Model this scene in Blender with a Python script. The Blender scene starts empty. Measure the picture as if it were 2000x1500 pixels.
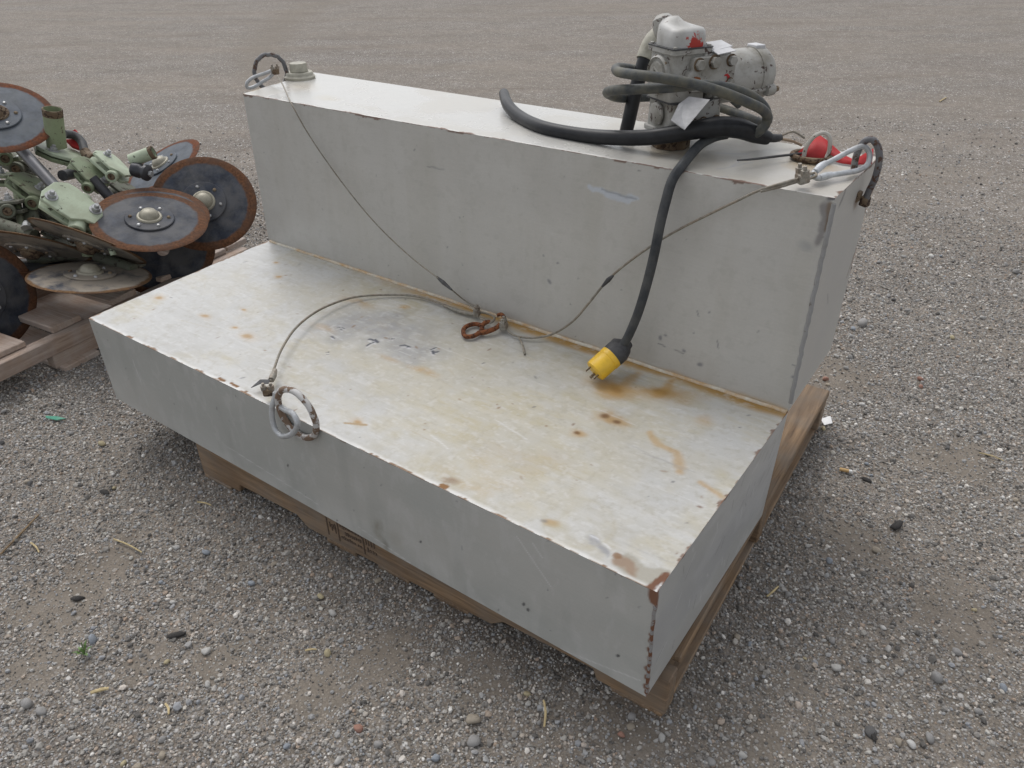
import bpy, bmesh, math, random
import numpy as np
from mathutils import Vector, Matrix, Euler

random.seed(7)
rng = np.random.default_rng(7)
scene = bpy.context.scene
COL = scene.collection
R = math.radians

# ------------------------------------------------------------------ camera
ZB = 0.12                                   # underside of the tank above the ground
CAM = Vector((1.7871, -0.7272, 1.0745 + ZB))
YAW, PITCH, ROLL, FPX = -0.6287, 0.5688, -0.0152, 1487.35   # FPX: focal length for a 2000 px wide frame
_f = Vector((math.sin(YAW) * math.cos(PITCH), math.cos(YAW) * math.cos(PITCH), -math.sin(PITCH)))
_r0 = Vector((math.cos(YAW), -math.sin(YAW), 0)); _u0 = _r0.cross(_f)
_r = _r0 * math.cos(ROLL) + _u0 * math.sin(ROLL)
_u = -_r0 * math.sin(ROLL) + _u0 * math.cos(ROLL)
cd = bpy.data.cameras.new('camera'); cam = bpy.data.objects.new('camera', cd); COL.objects.link(cam)
cam.matrix_world = Matrix(((_r.x, _u.x, -_f.x, CAM.x), (_r.y, _u.y, -_f.y, CAM.y), (_r.z, _u.z, -_f.z, CAM.z), (0, 0, 0, 1)))
cd.sensor_width = 36.0; cd.lens = FPX / 2000 * 36; cd.clip_start = 0.02; cd.clip_end = 500
scene.camera = cam

# ------------------------------------------------------------------ light
SUN_EL, SUN_AZ = R(60), R(-62)              # azimuth measured from +Y towards +X: the bright side lies behind and left of the tank
w = bpy.data.worlds.new('World'); scene.world = w; w.use_nodes = True
nt = w.node_tree; bg = nt.nodes['Background']
sky = nt.nodes.new('ShaderNodeTexSky'); sky.sky_type = 'NISHITA'; sky.sun_disc = False
sky.sun_elevation = SUN_EL; sky.sun_rotation = SUN_AZ; sky.air_density = 1.0; sky.dust_density = 3.0; sky.ozone_density = 1.0
hs = nt.nodes.new('ShaderNodeHueSaturation'); hs.inputs['Saturation'].default_value = 0.19   # cloud cover takes the blue out
nt.links.new(sky.outputs[0], hs.inputs['Color']); nt.links.new(hs.outputs[0], bg.inputs[0])
bg.inputs[1].default_value = 0.15
sd = bpy.data.lights.new('sun', 'SUN'); so = bpy.data.objects.new('sun', sd); COL.objects.link(so)
sd.energy = 0.5; sd.angle = R(35); sd.color = (1.0, 0.97, 0.93)
_sv = Vector((math.sin(SUN_AZ) * math.cos(SUN_EL), math.cos(SUN_AZ) * math.cos(SUN_EL), math.sin(SUN_EL)))
so.rotation_euler = (-_sv).to_track_quat('-Z', 'Y').to_euler(); so.location = (0, 0, 6)
scene.view_settings.view_transform = 'Standard'; scene.view_settings.look = 'None'
scene.view_settings.exposure = 0.42; scene.view_settings.gamma = 1.0
scene.render.engine = 'CYCLES'
scene.cycles.use_denoising = True

# ------------------------------------------------------------------ pixel -> place helpers (a pixel gives a direction, the surface touched gives the distance)
def ray(p): return _f + _r * ((p[0] - 1000) / FPX) - _u * ((p[1] - 750) / FPX)
def onz(p, z): d = ray(p); return CAM + d * ((z - CAM.z) / d.z)
def ony(p, y): d = ray(p); return CAM + d * ((y - CAM.y) / d.y)
def onx(p, x): d = ray(p); return CAM + d * ((x - CAM.x) / d.x)
def at(p, dep): return CAM + ray(p) * dep
def depth(X): return (Vector(X) - CAM).dot(_f)
def frame(p, dep, ang=0, ratio=0.5, flip=1):
    """frame of a round or flat face: centre pixel, distance, screen angle of its long axis, foreshortening"""
    v = ray(p).normalized(); a = R(ang)
    m = _r * math.cos(a) + _u * math.sin(a); n = -_r * math.sin(a) + _u * math.cos(a)
    Z = (-v * ratio + n * (flip * math.sqrt(max(0, 1 - ratio * ratio)))).normalized()
    X = (m - Z * m.dot(Z)).normalized(); Y = Z.cross(X)
    o = at(p, dep)
    return Matrix(((X.x, Y.x, Z.x, o.x), (X.y, Y.y, Z.y, o.y), (X.z, Y.z, Z.z, o.z), (0, 0, 0, 1)))

# ------------------------------------------------------------------ mesh helpers
def catmull(P, sub=8, closed=False):
    P = [Vector(p) for p in P]; n = len(P); out = []
    for i in range(n if closed else n - 1):
        g = lambda k: P[k % n] if closed else P[min(max(k, 0), n - 1)]
        a, b, c, d = g(i - 1), g(i), g(i + 1), g(i + 2)
        for k in range(sub):
            t = k / sub
            out.append(0.5 * ((2 * b) + (c - a) * t + (2 * a - 5 * b + 4 * c - d) * t * t + (3 * b - a - 3 * c + d) * t ** 3))
    if not closed: out.append(P[-1])
    return out

class MB:
    def __init__(s): s.v = []; s.f = []
    def add(s, vs, fs, M=None):
        o = len(s.v)
        s.v += [tuple(M @ Vector(v)) if M else tuple(v) for v in vs]
        s.f += [tuple(i + o for i in f) for f in fs]
        return s
    def box(s, c, d, M=None, jit=0):
        c = Vector(c); h = Vector(d) / 2
        vs = [c + Vector((sx * h.x, sy * h.y, sz * h.z)) for sz in (-1, 1) for sy in (-1, 1) for sx in (-1, 1)]
        if jit: vs = [v + Vector([random.uniform(-jit, jit) for _ in range(3)]) for v in vs]
        return s.add(vs, [(0, 2, 3, 1), (4, 5, 7, 6), (0, 1, 5, 4), (2, 6, 7, 3), (0, 4, 6, 2), (1, 3, 7, 5)], M)
    def lathe(s, prof, n=32, M=None, cap0=True, cap1=True):
        vs = []; fs = []
        for r, z in prof:
            vs += [(r * math.cos(2 * math.pi * k / n), r * math.sin(2 * math.pi * k / n), z) for k in range(n)]
        for i in range(len(prof) - 1):
            for k in range(n):
                k2 = (k + 1) % n
                fs.append((i * n + k, i * n + k2, (i + 1) * n + k2, (i + 1) * n + k))
        if cap0: fs.append(tuple(reversed(range(n))))
        if cap1: fs.append(tuple(range((len(prof) - 1) * n, len(prof) * n)))
        return s.add(vs, fs, M)
    def prism(s, outline, z0, z1, M=None, tap=1.0):
        n = len(outline); cx = sum(p[0] for p in outline) / n; cy = sum(p[1] for p in outline) / n
        vs = [(x, y, z0) for x, y in outline] + [(cx + (x - cx) * tap, cy + (y - cy) * tap, z1) for x, y in outline]
        fs = [tuple(reversed(range(n))), tuple(range(n, 2 * n))] + [(k, (k + 1) % n, n + (k + 1) % n, n + k) for k in range(n)]
        return s.add(vs, fs, M)
    def tube(s, P, r, seg=10, closed=False, sub=8, smooth=True, M=None, cap=True):
        n0 = len(P)
        pts = catmull(P, sub, closed) if smooth else [Vector(p) for p in P]
        n = len(pts)
        if isinstance(r, (list, tuple)):
            rr = []
            for i in range(n):
                t = i / max(1, n - 1) * (n0 - 1); k = min(int(t), n0 - 2); rr.append(r[k] + (r[k + 1] - r[k]) * (t - k))
        else: rr = [r] * n
        T = []
        for i in range(n):
            a = pts[(i - 1) % n] if (closed or i > 0) else pts[0]
            b = pts[(i + 1) % n] if (closed or i < n - 1) else pts[-1]
            T.append((b - a).normalized())
        ref = Vector((0, 0, 1)) if abs(T[0].z) < 0.9 else Vector((1, 0, 0))
        U = (ref - T[0] * ref.dot(T[0])).normalized(); vs = []; fs = []
        for i in range(n):
            U = (U - T[i] * U.dot(T[i])).normalized(); W = T[i].cross(U)
            vs += [pts[i] + (U * math.cos(2 * math.pi * k / seg) + W * math.sin(2 * math.pi * k / seg)) * rr[i] for k in range(seg)]
        for i in range(n if closed else n - 1):
            j = (i + 1) % n
            for k in range(seg):
                k2 = (k + 1) % seg
                fs.append((i * seg + k, i * seg + k2, j * seg + k2, j * seg + k))
        if not closed and cap:
            fs.append(tuple(reversed(range(seg)))); fs.append(tuple(range((n - 1) * seg, n * seg)))
        return s.add(vs, fs, M)
    def torus(s, Rr, r, n=36, seg=10, M=None, sx=1.0):
        return s.tube([(Rr * sx * math.cos(2 * math.pi * k / n), Rr * math.sin(2 * math.pi * k / n), 0) for k in range(n)], r, seg, True, 1, True, M)
    def build(s, name, mat, parent=None, smooth=40, bevel=0, seg=2):
        me = bpy.data.meshes.new(name); me.from_pydata(s.v, [], s.f); me.update()
        o = bpy.data.objects.new(name, me); COL.objects.link(o)
        if mat: me.materials.append(mat)
        bm = bmesh.new(); bm.from_mesh(me); bmesh.ops.recalc_face_normals(bm, faces=bm.faces)
        for f in bm.faces: f.smooth = bool(smooth)
        if smooth:
            lim = R(smooth)
            for e in bm.edges:
                if len(e.link_faces) == 2 and e.calc_face_angle(0) > lim: e.smooth = False
        bm.to_mesh(me); bm.free()
        if bevel:
            b = o.modifiers.new('bevel', 'BEVEL'); b.width = bevel; b.segments = seg; b.limit_method = 'ANGLE'; b.angle_limit = R(35)
        if parent: o.parent = parent
        return o

def tag(o, label, cat, group=None):
    o['label'] = label; o['category'] = cat
    if group: o['group'] = group
    return o
def thing(name, label, cat, M=None, group=None):
    o = bpy.data.objects.new(name, None); COL.objects.link(o); o.empty_display_size = 0.02
    if M is not None: o.matrix_world = M if isinstance(M, Matrix) else Matrix.Translation(M)
    return tag(o, label, cat, group)
def copy_part(src, parent, M=None):
    c = src.copy(); COL.objects.link(c); c.parent = parent
    if M is not None: c.matrix_local = M
    return c
def hexa(r, a0=0, n=6): return [(r * math.cos(a0 + 2 * math.pi * k / n), r * math.sin(a0 + 2 * math.pi * k / n)) for k in range(n)]
def axis_frame(a, b):
    """frame at a whose Z axis runs towards b"""
    a = Vector(a); b = Vector(b); return Matrix.Translation(a) @ (b - a).to_track_quat('Z', 'Y').to_matrix().to_4x4()

# ------------------------------------------------------------------ materials
class NG:
    def __init__(s, name):
        s.m = bpy.data.materials.new(name); s.m.use_nodes = True; s.t = s.m.node_tree
        s.b = s.t.nodes['Principled BSDF']
    def n(s, typ, **kw):
        x = s.t.nodes.new(typ)
        for k, v in kw.items():
            if k in x.inputs.keys(): s.set(x.inputs[k], v)
            else: setattr(x, k, v)
        return x
    def set(s, sock, v):
        if hasattr(v, 'is_output') or isinstance(v, bpy.types.NodeSocket): s.t.links.new(v, sock)
        else: sock.default_value = v if not (isinstance(v, tuple) and len(v) == 3 and sock.type == 'RGBA') else (*v, 1)
    def coord(s, kind='Object', scale=(1, 1, 1), loc=(0, 0, 0)):
        tc = s.n('ShaderNodeTexCoord'); mp = s.n('ShaderNodeMapping'); s.t.links.new(tc.outputs[kind], mp.inputs[0])
        mp.inputs['Scale'].default_value = scale; mp.inputs['Location'].default_value = loc
        return mp.outputs[0]
    def noise(s, vec, scale, detail=4, rough=0.55, dist=0.0):
        x = s.n('ShaderNodeTexNoise'); s.t.links.new(vec, x.inputs['Vector'])
        x.inputs['Scale'].default_value = scale; x.inputs['Detail'].default_value = detail; x.inputs['Roughness'].default_value = rough; x.inputs['Distortion'].default_value = dist
        return x.outputs['Fac']
    def ramp(s, fac, stops):
        x = s.n('ShaderNodeValToRGB'); s.t.links.new(fac, x.inputs[0]); e = x.color_ramp.elements
        while len(e) < len(stops): e.new(0.5)
        for k, (p, c) in enumerate(stops):
            e[k].position = p; e[k].color = (*c, 1) if isinstance(c, tuple) else (c, c, c, 1)
        return x.outputs[0]
    def mix(s, fac, a, b, mode='MIX'):
        x = s.n('ShaderNodeMix', data_type='RGBA', blend_type=mode)
        for sock, v in ((x.inputs[0], fac), (x.inputs[6], a), (x.inputs[7], b)): s.set(sock, v)
        return x.outputs[2]
    def math(s, op, a, b=0.0, clamp=False):
        x = s.n('ShaderNodeMath', operation=op, use_clamp=clamp); s.set(x.inputs[0], a); s.set(x.inputs[1], b); return x.outputs[0]
    def bump(s, h, strength=0.3, dist=0.002):
        x = s.n('ShaderNodeBump'); s.t.links.new(h, x.inputs['Height']); x.inputs['Strength'].default_value = strength; x.inputs['Distance'].default_value = dist
        s.t.links.new(x.outputs[0], s.b.inputs['Normal'])
    def out(s, color=None, rough=None, metal=None, spec=None):
        for k, v in (('Base Color', color), ('Roughness', rough), ('Metallic', metal), ('Specular IOR Level', spec)):
            if v is not None: s.set(s.b.inputs[k], v)
        return s.m

def painted(name, col, chip=(0.06, 0.035, 0.022), amount=0.36, rough=0.5, scale=30, dirt=(0.16, 0.14, 0.10), dirt_amt=0.45, bump=0.25):
    """old paint: uneven tone, dirt film, chips down to rust or primer"""
    g = NG(name); v = g.coord('Object')
    n1 = g.noise(v, scale * 0.4, 5, 0.6); n2 = g.noise(v, scale, 6, 0.65, 0.4); n3 = g.noise(v, scale * 6, 3, 0.6)
    tone = g.mix(g.ramp(n3, [(0.3, 0.0), (0.75, 0.35)]), col, tuple(c * 0.72 for c in col))
    film = g.mix(g.math('MULTIPLY', g.ramp(n1, [(0.42, 0.0), (0.75, 1.0)]), dirt_amt), tone, dirt)
    mask = g.ramp(n2, [(amount - 0.015, 1.0), (amount + 0.015, 0.0)])
    c = g.mix(mask, film, chip)
    g.bump(g.math('ADD', g.math('MULTIPLY', mask, -0.6), g.math('MULTIPLY', n3, 0.5)), bump, 0.0015)
    return g.out(c, g.math('ADD', g.math('MULTIPLY', mask, 0.3), rough), 0.0)

def plain(name, col, rough=0.5, metal=0.0, var=0.25, scale=40, bump=0.15, dust=None, dust_amt=0.0):
    g = NG(name); v = g.coord('Object'); n = g.noise(v, scale, 5, 0.6); n2 = g.noise(v, scale * 5, 3, 0.6)
    c = g.mix(g.ramp(n, [(0.3, 0.0), (0.7, 1.0)]), tuple(x * (1 - var) for x in col), tuple(min(1, x * (1 + var)) for x in col))
    if dust: c = g.mix(g.math('MULTIPLY', g.ramp(g.noise(v, scale * 0.35, 6, 0.7), [(0.4, 0.0), (0.65, 1.0)]), dust_amt), c, dust)
    if bump: g.bump(n2, bump, 0.001)
    return g.out(c, g.math('ADD', g.math('MULTIPLY', n, 0.25), rough - 0.12), metal)

def wood(name, light, dark, grey, grey_amt=0.5):
    g = NG(name); oi = g.n('ShaderNodeObjectInfo')
    off = g.n('ShaderNodeCombineXYZ'); g.t.links.new(g.math('MULTIPLY', oi.outputs['Random'], 37.0), off.inputs[0]); g.t.links.new(g.math('MULTIPLY', oi.outputs['Random'], 11.0), off.inputs[1])
    tc = g.n('ShaderNodeTexCoord'); ad = g.n('ShaderNodeVectorMath', operation='ADD'); g.t.links.new(tc.outputs['Object'], ad.inputs[0]); g.t.links.new(off.outputs[0], ad.inputs[1])
    mp = g.n('ShaderNodeMapping'); g.t.links.new(ad.outputs[0], mp.inputs[0]); mp.inputs['Scale'].default_value = (1.6, 26, 26)
    grain = g.noise(mp.outputs[0], 3.0, 8, 0.65, 1.2)
    blot = g.noise(ad.outputs[0], 9, 4, 0.6); big = g.noise(ad.outputs[0], 3.0, 3, 0.6)
    c = g.ramp(grain, [(0.28, dark), (0.5, tuple((a + b) / 2 for a, b in zip(light, dark))), (0.72, light)])
    c = g.mix(g.math('MULTIPLY', g.ramp(blot, [(0.4, 0.0), (0.7, 1.0)]), grey_amt), c, grey)
    c = g.mix(g.math('MULTIPLY', g.ramp(big, [(0.5, 0.0), (0.72, 1.0)]), 0.55), c, dark)
    tone = g.math('ADD', g.math('MULTIPLY', oi.outputs['Random'], 0.35), 0.80)
    c = g.mix(1.0, c, tone, 'MULTIPLY')
    g.bump(grain, 0.6, 0.003)
    return g.out(c, 0.8, 0.0, 0.25)

M_PUMP = painted('pump_paint', (0.40, 0.392, 0.368), (0.075, 0.05, 0.042), 0.385, 0.5, 55, (0.16, 0.145, 0.11), 0.95, 0.5)
g = NG('red_smeared_cover_paint'); v = g.coord('Object')
nn0 = g.noise(v, 60, 6, 0.65, 0.6); near = g.n('ShaderNodeVectorMath', operation='DISTANCE'); g.t.links.new(v, near.inputs[0]); near.inputs[1].default_value = (0.004, -0.038, 0.190)
far_ = g.math('ADD', g.math('MULTIPLY', near.outputs['Value'], 10.0), 0.37)
redm = g.math('GREATER_THAN', nn0, far_); base_ = g.mix(g.ramp(g.noise(v, 25, 5, 0.6), [(0.45, 0.0), (0.8, 0.6)]), (0.46, 0.455, 0.44), (0.20, 0.18, 0.14))
base_ = g.mix(g.ramp(g.noise(v, 90, 5, 0.65), [(0.33, 1.0), (0.36, 0.0)]), base_, (0.085, 0.05, 0.042))
g.bump(nn0, 0.2, 0.001); M_PUMPRED = g.out(g.mix(redm, base_, (0.40, 0.03, 0.02)), 0.45)
M_GALV = plain('galvanised_steel', (0.50, 0.52, 0.54), 0.45, 0.35, 0.25, 60, 0.2, (0.30, 0.29, 0.27), 0.5)
M_RINGS = painted('flaking_ring_paint', (0.52, 0.51, 0.50), (0.17, 0.115, 0.08), 0.50, 0.6, 45, (0.30, 0.24, 0.18), 0.6, 0.6)
M_RINGD = painted('dark_ring_steel', (0.13, 0.13, 0.14), (0.09, 0.05, 0.035), 0.45, 0.5, 70, (0.32, 0.31, 0.28), 0.5, 0.6)
M_RUST = painted('bare_rust', (0.20, 0.065, 0.022), (0.075, 0.028, 0.014), 0.46, 0.85, 120, (0.30, 0.12, 0.04), 0.6, 0.7)
M_RUSTD = painted('dull_rust', (0.13, 0.085, 0.05), (0.05, 0.03, 0.02), 0.45, 0.8, 90, (0.26, 0.21, 0.14), 0.7, 0.6)
M_ROPE = plain('weathered_wire_rope', (0.25, 0.235, 0.20), 0.6, 0.35, 0.35, 120, 0.3, (0.24, 0.15, 0.08), 0.35)
M_CLIP = plain('dirty_cast_clip', (0.30, 0.285, 0.25), 0.6, 0.3, 0.35, 130, 0.4, (0.20, 0.13, 0.08), 0.6)
M_TAPE = plain('black_tape', (0.035, 0.035, 0.038), 0.55, 0.0, 0.4, 200, 0.5, (0.10, 0.10, 0.10), 0.4)
M_RUBBER = plain('black_rubber', (0.016, 0.017, 0.020), 0.40, 0.0, 0.4, 40, 0.2, (0.035, 0.035, 0.036), 0.5)
M_CORD = plain('grey_dirty_cord', (0.060, 0.066, 0.070), 0.6, 0.0, 0.3, 60, 0.3, (0.15, 0.14, 0.10), 0.75)
M_CORDEND = plain('black_cord', (0.035, 0.039, 0.044), 0.5, 0.0, 0.3, 60, 0.3, (0.11, 0.11, 0.105), 0.5)
for m_ in (M_RUBBER, M_CORDEND, M_CORD): m_.node_tree.nodes['Principled BSDF'].inputs['Specular IOR Level'].default_value = 0.28
M_YELLOW = plain('yellow_plastic', (0.80, 0.50, 0.035), 0.42, 0.0, 0.08, 60, 0.1, (0.42, 0.25, 0.05), 0.25)
M_BRASS = plain('tarnished_brass', (0.20, 0.16, 0.11), 0.5, 0.7, 0.3, 200, 0.2)
M_RED = plain('red_plastic', (0.40, 0.015, 0.018), 0.62, 0.0, 0.2, 30, 0.1)
M_CAP = plain('dull_cap_paint', (0.40, 0.385, 0.32), 0.55, 0.0, 0.2, 60, 0.2, (0.14, 0.11, 0.07), 0.4)
M_TAGP = plain('pale_sheet_metal', (0.55, 0.55, 0.56), 0.4, 0.0, 0.12, 40, 0.1, (0.25, 0.25, 0.25), 0.3)
M_WOOD = wood('old_brown_pallet_wood', (0.37, 0.25, 0.15), (0.12, 0.078, 0.050), (0.22, 0.19, 0.16), 0.75)
M_WOOD2 = wood('newer_pallet_wood', (0.46, 0.36, 0.29), (0.25, 0.175, 0.135), (0.46, 0.43, 0.41), 0.65)
M_GREEN = painted('pale_green_paint', (0.42, 0.485, 0.355), (0.05, 0.048, 0.032), 0.36, 0.5, 45, (0.21, 0.215, 0.14), 0.6)
M_GREENM = painted('dull_green_paint', (0.25, 0.30, 0.19), (0.05, 0.042, 0.03), 0.39, 0.55, 45, (0.15, 0.135, 0.09), 0.8)
M_OLIVE = painted('dusty_olive_paint', (0.20, 0.24, 0.14), (0.06, 0.045, 0.03), 0.40, 0.65, 45, (0.17, 0.15, 0.12), 0.75)
M_OLIVED = painted('grimy_olive_paint', (0.11, 0.12, 0.085), (0.05, 0.04, 0.03), 0.42, 0.7, 45, (0.12, 0.105, 0.085), 0.8)
M_SHAFT = plain('dark_steel_shaft', (0.045, 0.047, 0.055), 0.38, 0.4, 0.3, 30, 0.15, (0.11, 0.10, 0.10), 0.4)
M_ZINC = plain('zinc_bolt', (0.42, 0.43, 0.44), 0.45, 0.5, 0.25, 90, 0.2, (0.22, 0.20, 0.17), 0.4)
M_STRAW = plain('straw', (0.50, 0.40, 0.22), 0.8, 0.0, 0.25, 80, 0.0)
M_CLOD = plain('dark_soil_clod', (0.045, 0.042, 0.040), 0.95, 0.0, 0.4, 60, 0.8)
M_LEAF = plain('green_leaf', (0.09, 0.16, 0.04), 0.6, 0.0, 0.3, 60, 0.0)
M_WHITE = plain('white_paper', (0.72, 0.72, 0.72), 0.6, 0.0, 0.1, 40, 0.1)
M_FILTER = plain('cigarette_filter_paper', (0.55, 0.36, 0.16), 0.7, 0.0, 0.15, 60, 0.1)
M_TEAL = plain('green_plastic', (0.06, 0.30, 0.20), 0.5, 0.0, 0.15, 40, 0.0)
M_BEAD = painted('shaded_corner_paint', (0.30, 0.30, 0.30), (0.15, 0.13, 0.11), 0.36, 0.55, 80, (0.22, 0.21, 0.19), 0.5, 0.6)
M_CAULK = plain('joint_bead_paint', (0.56, 0.53, 0.45), 0.55, 0.0, 0.15, 60, 0.3, (0.46, 0.26, 0.08), 0.85)
M_BEADR = painted('rusty_weld', (0.26, 0.26, 0.26), (0.15, 0.065, 0.035), 0.50, 0.6, 70, (0.22, 0.18, 0.15), 0.5, 0.6)

def blade_material(name, face, rim, dust, dust_amt, rimw=0.83, cover=0.42):
    g = NG(name); v = g.coord('Object'); sp = g.n('ShaderNodeSeparateXYZ'); g.t.links.new(v, sp.inputs[0])
    r = g.math('POWER', g.math('ADD', g.math('POWER', sp.outputs[0], 2.0), g.math('POWER', sp.outputs[1], 2.0)), 0.5)
    r = g.math('ADD', r, g.math('MULTIPLY', g.math('SUBTRACT', g.noise(v, 11, 6, 0.7), 0.5), 0.034))
    oi = g.n('ShaderNodeObjectInfo')
    n = g.noise(v, 22, 6, 0.65, 0.3); n2 = g.noise(v, 140, 3, 0.6)
    fc = g.mix(g.ramp(n, [(0.35, 0.0), (0.7, 1.0)]), face, tuple(x * 2.3 for x in face))
    fc = g.mix(g.math('MULTIPLY', g.ramp(g.noise(v, 9, 7, 0.7), [(cover, 0.0), (cover + 0.16, 1.0)]), dust_amt), fc, dust)
    rc = g.mix(g.ramp(n2, [(0.3, 0.0), (0.7, 1.0)]), tuple(x * 0.4 for x in rim), rim); rc = g.mix(g.ramp(g.noise(v, 16, 4, 0.6), [(0.4, 0.0), (0.65, 0.75)]), rc, (0.085, 0.055, 0.042))
    mask = g.ramp(g.math('MULTIPLY', r, 1 / 0.17), [(rimw - 0.02, 0.0), (rimw + 0.02, 1.0)])
    g.bump(g.math('MULTIPLY', n2, mask), 0.4, 0.002)
    return g.out(g.mix(mask, fc, rc), g.math('ADD', g.math('MULTIPLY', mask, 0.3), 0.52), 0.0, 0.15)
M_BLADE = blade_material('worn_disc_paint', (0.022, 0.026, 0.036), (0.17, 0.078, 0.040), (0.13, 0.125, 0.12), 0.5)
M_BLADEG = blade_material('greyed_disc_paint', (0.050, 0.058, 0.072), (0.20, 0.066, 0.028), (0.11, 0.12, 0.125), 0.5, 0.85)
M_BLADED = blade_material('dusty_disc_paint', (0.035, 0.04, 0.052), (0.22, 0.125, 0.06), (0.29, 0.255, 0.21), 0.95, 0.94, 0.36)

# ------------------------------------------------------------------ value noise for located stains
_lat = {}
def vnoise(x, y, seed):
    if seed not in _lat: _lat[seed] = np.random.default_rng(seed).random((257, 257))
    L = _lat[seed]; xi = np.floor(x).astype(int); yi = np.floor(y).astype(int)
    fx = x - xi; fy = y - yi; fx = fx * fx * (3 - 2 * fx); fy = fy * fy * (3 - 2 * fy)
    g = lambda a, b: L[a % 256, b % 256]
    return (g(xi, yi) * (1 - fx) + g(xi + 1, yi) * fx) * (1 - fy) + (g(xi, yi + 1) * (1 - fx) + g(xi + 1, yi + 1) * fx) * fy
def fbm(x, y, seed, octv=4, gain=0.55):
    s = 0; a = 1; t = 0
    for k in range(octv):
        s = s + a * vnoise(x * 2 ** k + 17.3 * k, y * 2 ** k + 5.1 * k, seed + k); t += a; a *= gain
    return s / t
def sst(a, b, x): t = np.clip((x - a) / (b - a), 0, 1); return t * t * (3 - 2 * t)

# ------------------------------------------------------------------ ground
def gheight(x, y):
    return 0.010 * (fbm(x * 1.3 + 40, y * 1.3 + 40, 5, 3) - 0.5) + 0.006 * (fbm(x * 9 + 90, y * 9 + 90, 15, 3) - 0.5)
DIRT = [(onz(p, 0), rr) for p, rr in [((190, 1110), .10), ((120, 1180), .10), ((60, 1310), .08), ((1620, 735), .13), ((1870, 1200), .10), ((1560, 1330), .05),
        ((1870, 900), .10), ((640, 1350), .08), ((300, 1280), .06), ((1240, 1425), .07), ((420, 1290), .05), ((930, 1330), .05), ((1690, 1060), .07), ((760, 1290), .06), ((1500, 1480), .07)]]
def dirtmask(x, y):
    m = sst(0.50, 0.68, fbm(x * 2.2 + 60, y * 2.2 + 33, 25, 5, 0.6)) * 0.30
    wx = (fbm(x * 14 + 9, y * 14 + 9, 33, 3) - .5) * .12; wy = (fbm(x * 14 + 70, y * 14 + 50, 37, 3) - .5) * .12
    tw = [(onz(p_, 0)) for p_ in ((640, 2), (590, 18), (548, 45), (518, 80), (505, 112), (512, 150))]
    for p0_, p1_ in zip(tw[:-1], tw[1:]):
        L2 = (p1_ - p0_).length_squared; t_ = np.clip(((x - p0_.x) * (p1_.x - p0_.x) + (y - p0_.y) * (p1_.y - p0_.y)) / L2, 0, 1)
        m = np.maximum(m, 1 - sst(0.10, 0.26, np.hypot(x - p0_.x - t_ * (p1_.x - p0_.x), y - p0_.y - t_ * (p1_.y - p0_.y))))
    for c, rr in DIRT:
        d = np.hypot(x + wx - c.x, (y + wy - c.y)) / rr
        m = np.maximum(m, 1 - sst(0.5, 1.15, d))
    return m
def axis_lines(lo, a, b, hi, fine, coarse):
    out = list(np.arange(a, b, fine)); t = b; st = fine
    while t < hi: out.append(t); st = min(coarse, st * 1.06); t += st
    t = a; st = fine; left = []
    while t > lo: st = min(coarse, st * 1.06); t -= st; left.append(t)
    return np.array(left[::-1] + out + [hi])
gx = axis_lines(-45, -2.0, 3.4, 40, 0.02, 3.0); gy = axis_lines(-40, -1.2, 2.4, 60, 0.02, 3.0)
GX, GY = np.meshgrid(gx, gy); GZ = gheight(GX, GY)
def grid_mesh(name, X, Y, Z):
    ny, nx = X.shape; me = bpy.data.meshes.new(name)
    co = np.stack([X, Y, Z], -1).reshape(-1, 3).astype(np.float32)
    i = np.arange(nx * ny).reshape(ny, nx)
    q = np.stack([i[:-1, :-1], i[:-1, 1:], i[1:, 1:], i[1:, :-1]], -1).reshape(-1, 4)
    me.vertices.add(len(co)); me.vertices.foreach_set('co', co.ravel())
    me.loops.add(q.size); me.loops.foreach_set('vertex_index', q.ravel().astype(np.int32))
    me.polygons.add(len(q)); me.polygons.foreach_set('loop_start', np.arange(0, q.size, 4, dtype=np.int32)); me.polygons.foreach_set('loop_total', np.full(len(q), 4, dtype=np.int32))
    me.update(calc_edges=True); me.polygons.foreach_set('use_smooth', np.ones(len(q), dtype=bool))
    return me
gm = grid_mesh('ground', GX, GY, GZ)
at_ = gm.attributes.new('dirt', 'FLOAT', 'POINT'); at_.data.foreach_set('value', dirtmask(GX, GY).ravel().astype(np.float32))
ground = bpy.data.objects.new('ground', gm); COL.objects.link(ground); ground['kind'] = 'structure'
g = NG('packed_gravel_yard'); v = g.coord('Object')
da = g.n('ShaderNodeAttribute', attribute_name='dirt')
earth = g.ramp(g.noise(v, 3.0, 6, 0.65), [(0.3, (0.180, 0.156, 0.130)), (0.7, (0.258, 0.228, 0.194))])
earth = g.mix(g.ramp(g.noise(v, 160, 3, 0.7), [(0.3, 0.4), (0.7, 0.0)]), earth, (0.10, 0.088, 0.078))
grit = g.n('ShaderNodeTexVoronoi'); g.t.links.new(v, grit.inputs['Vector']); grit.inputs['Scale'].default_value = 420
gs = g.n('ShaderNodeSeparateColor'); g.t.links.new(grit.outputs['Color'], gs.inputs[0])
earth = g.mix(1.0, earth, g.ramp(gs.outputs[0], [(0.0, 0.55), (0.5, 0.95), (0.9, 1.15), (1.0, 1.9)]), 'MULTIPLY')
def cells(scale, stops):
    x = g.n('ShaderNodeTexVoronoi'); g.t.links.new(v, x.inputs['Vector']); x.inputs['Scale'].default_value = scale
    sp = g.n('ShaderNodeSeparateColor'); g.t.links.new(x.outputs['Color'], sp.inputs[0])
    return g.ramp(sp.outputs[0], stops), x.outputs['Distance'], sp.outputs[1]
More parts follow.
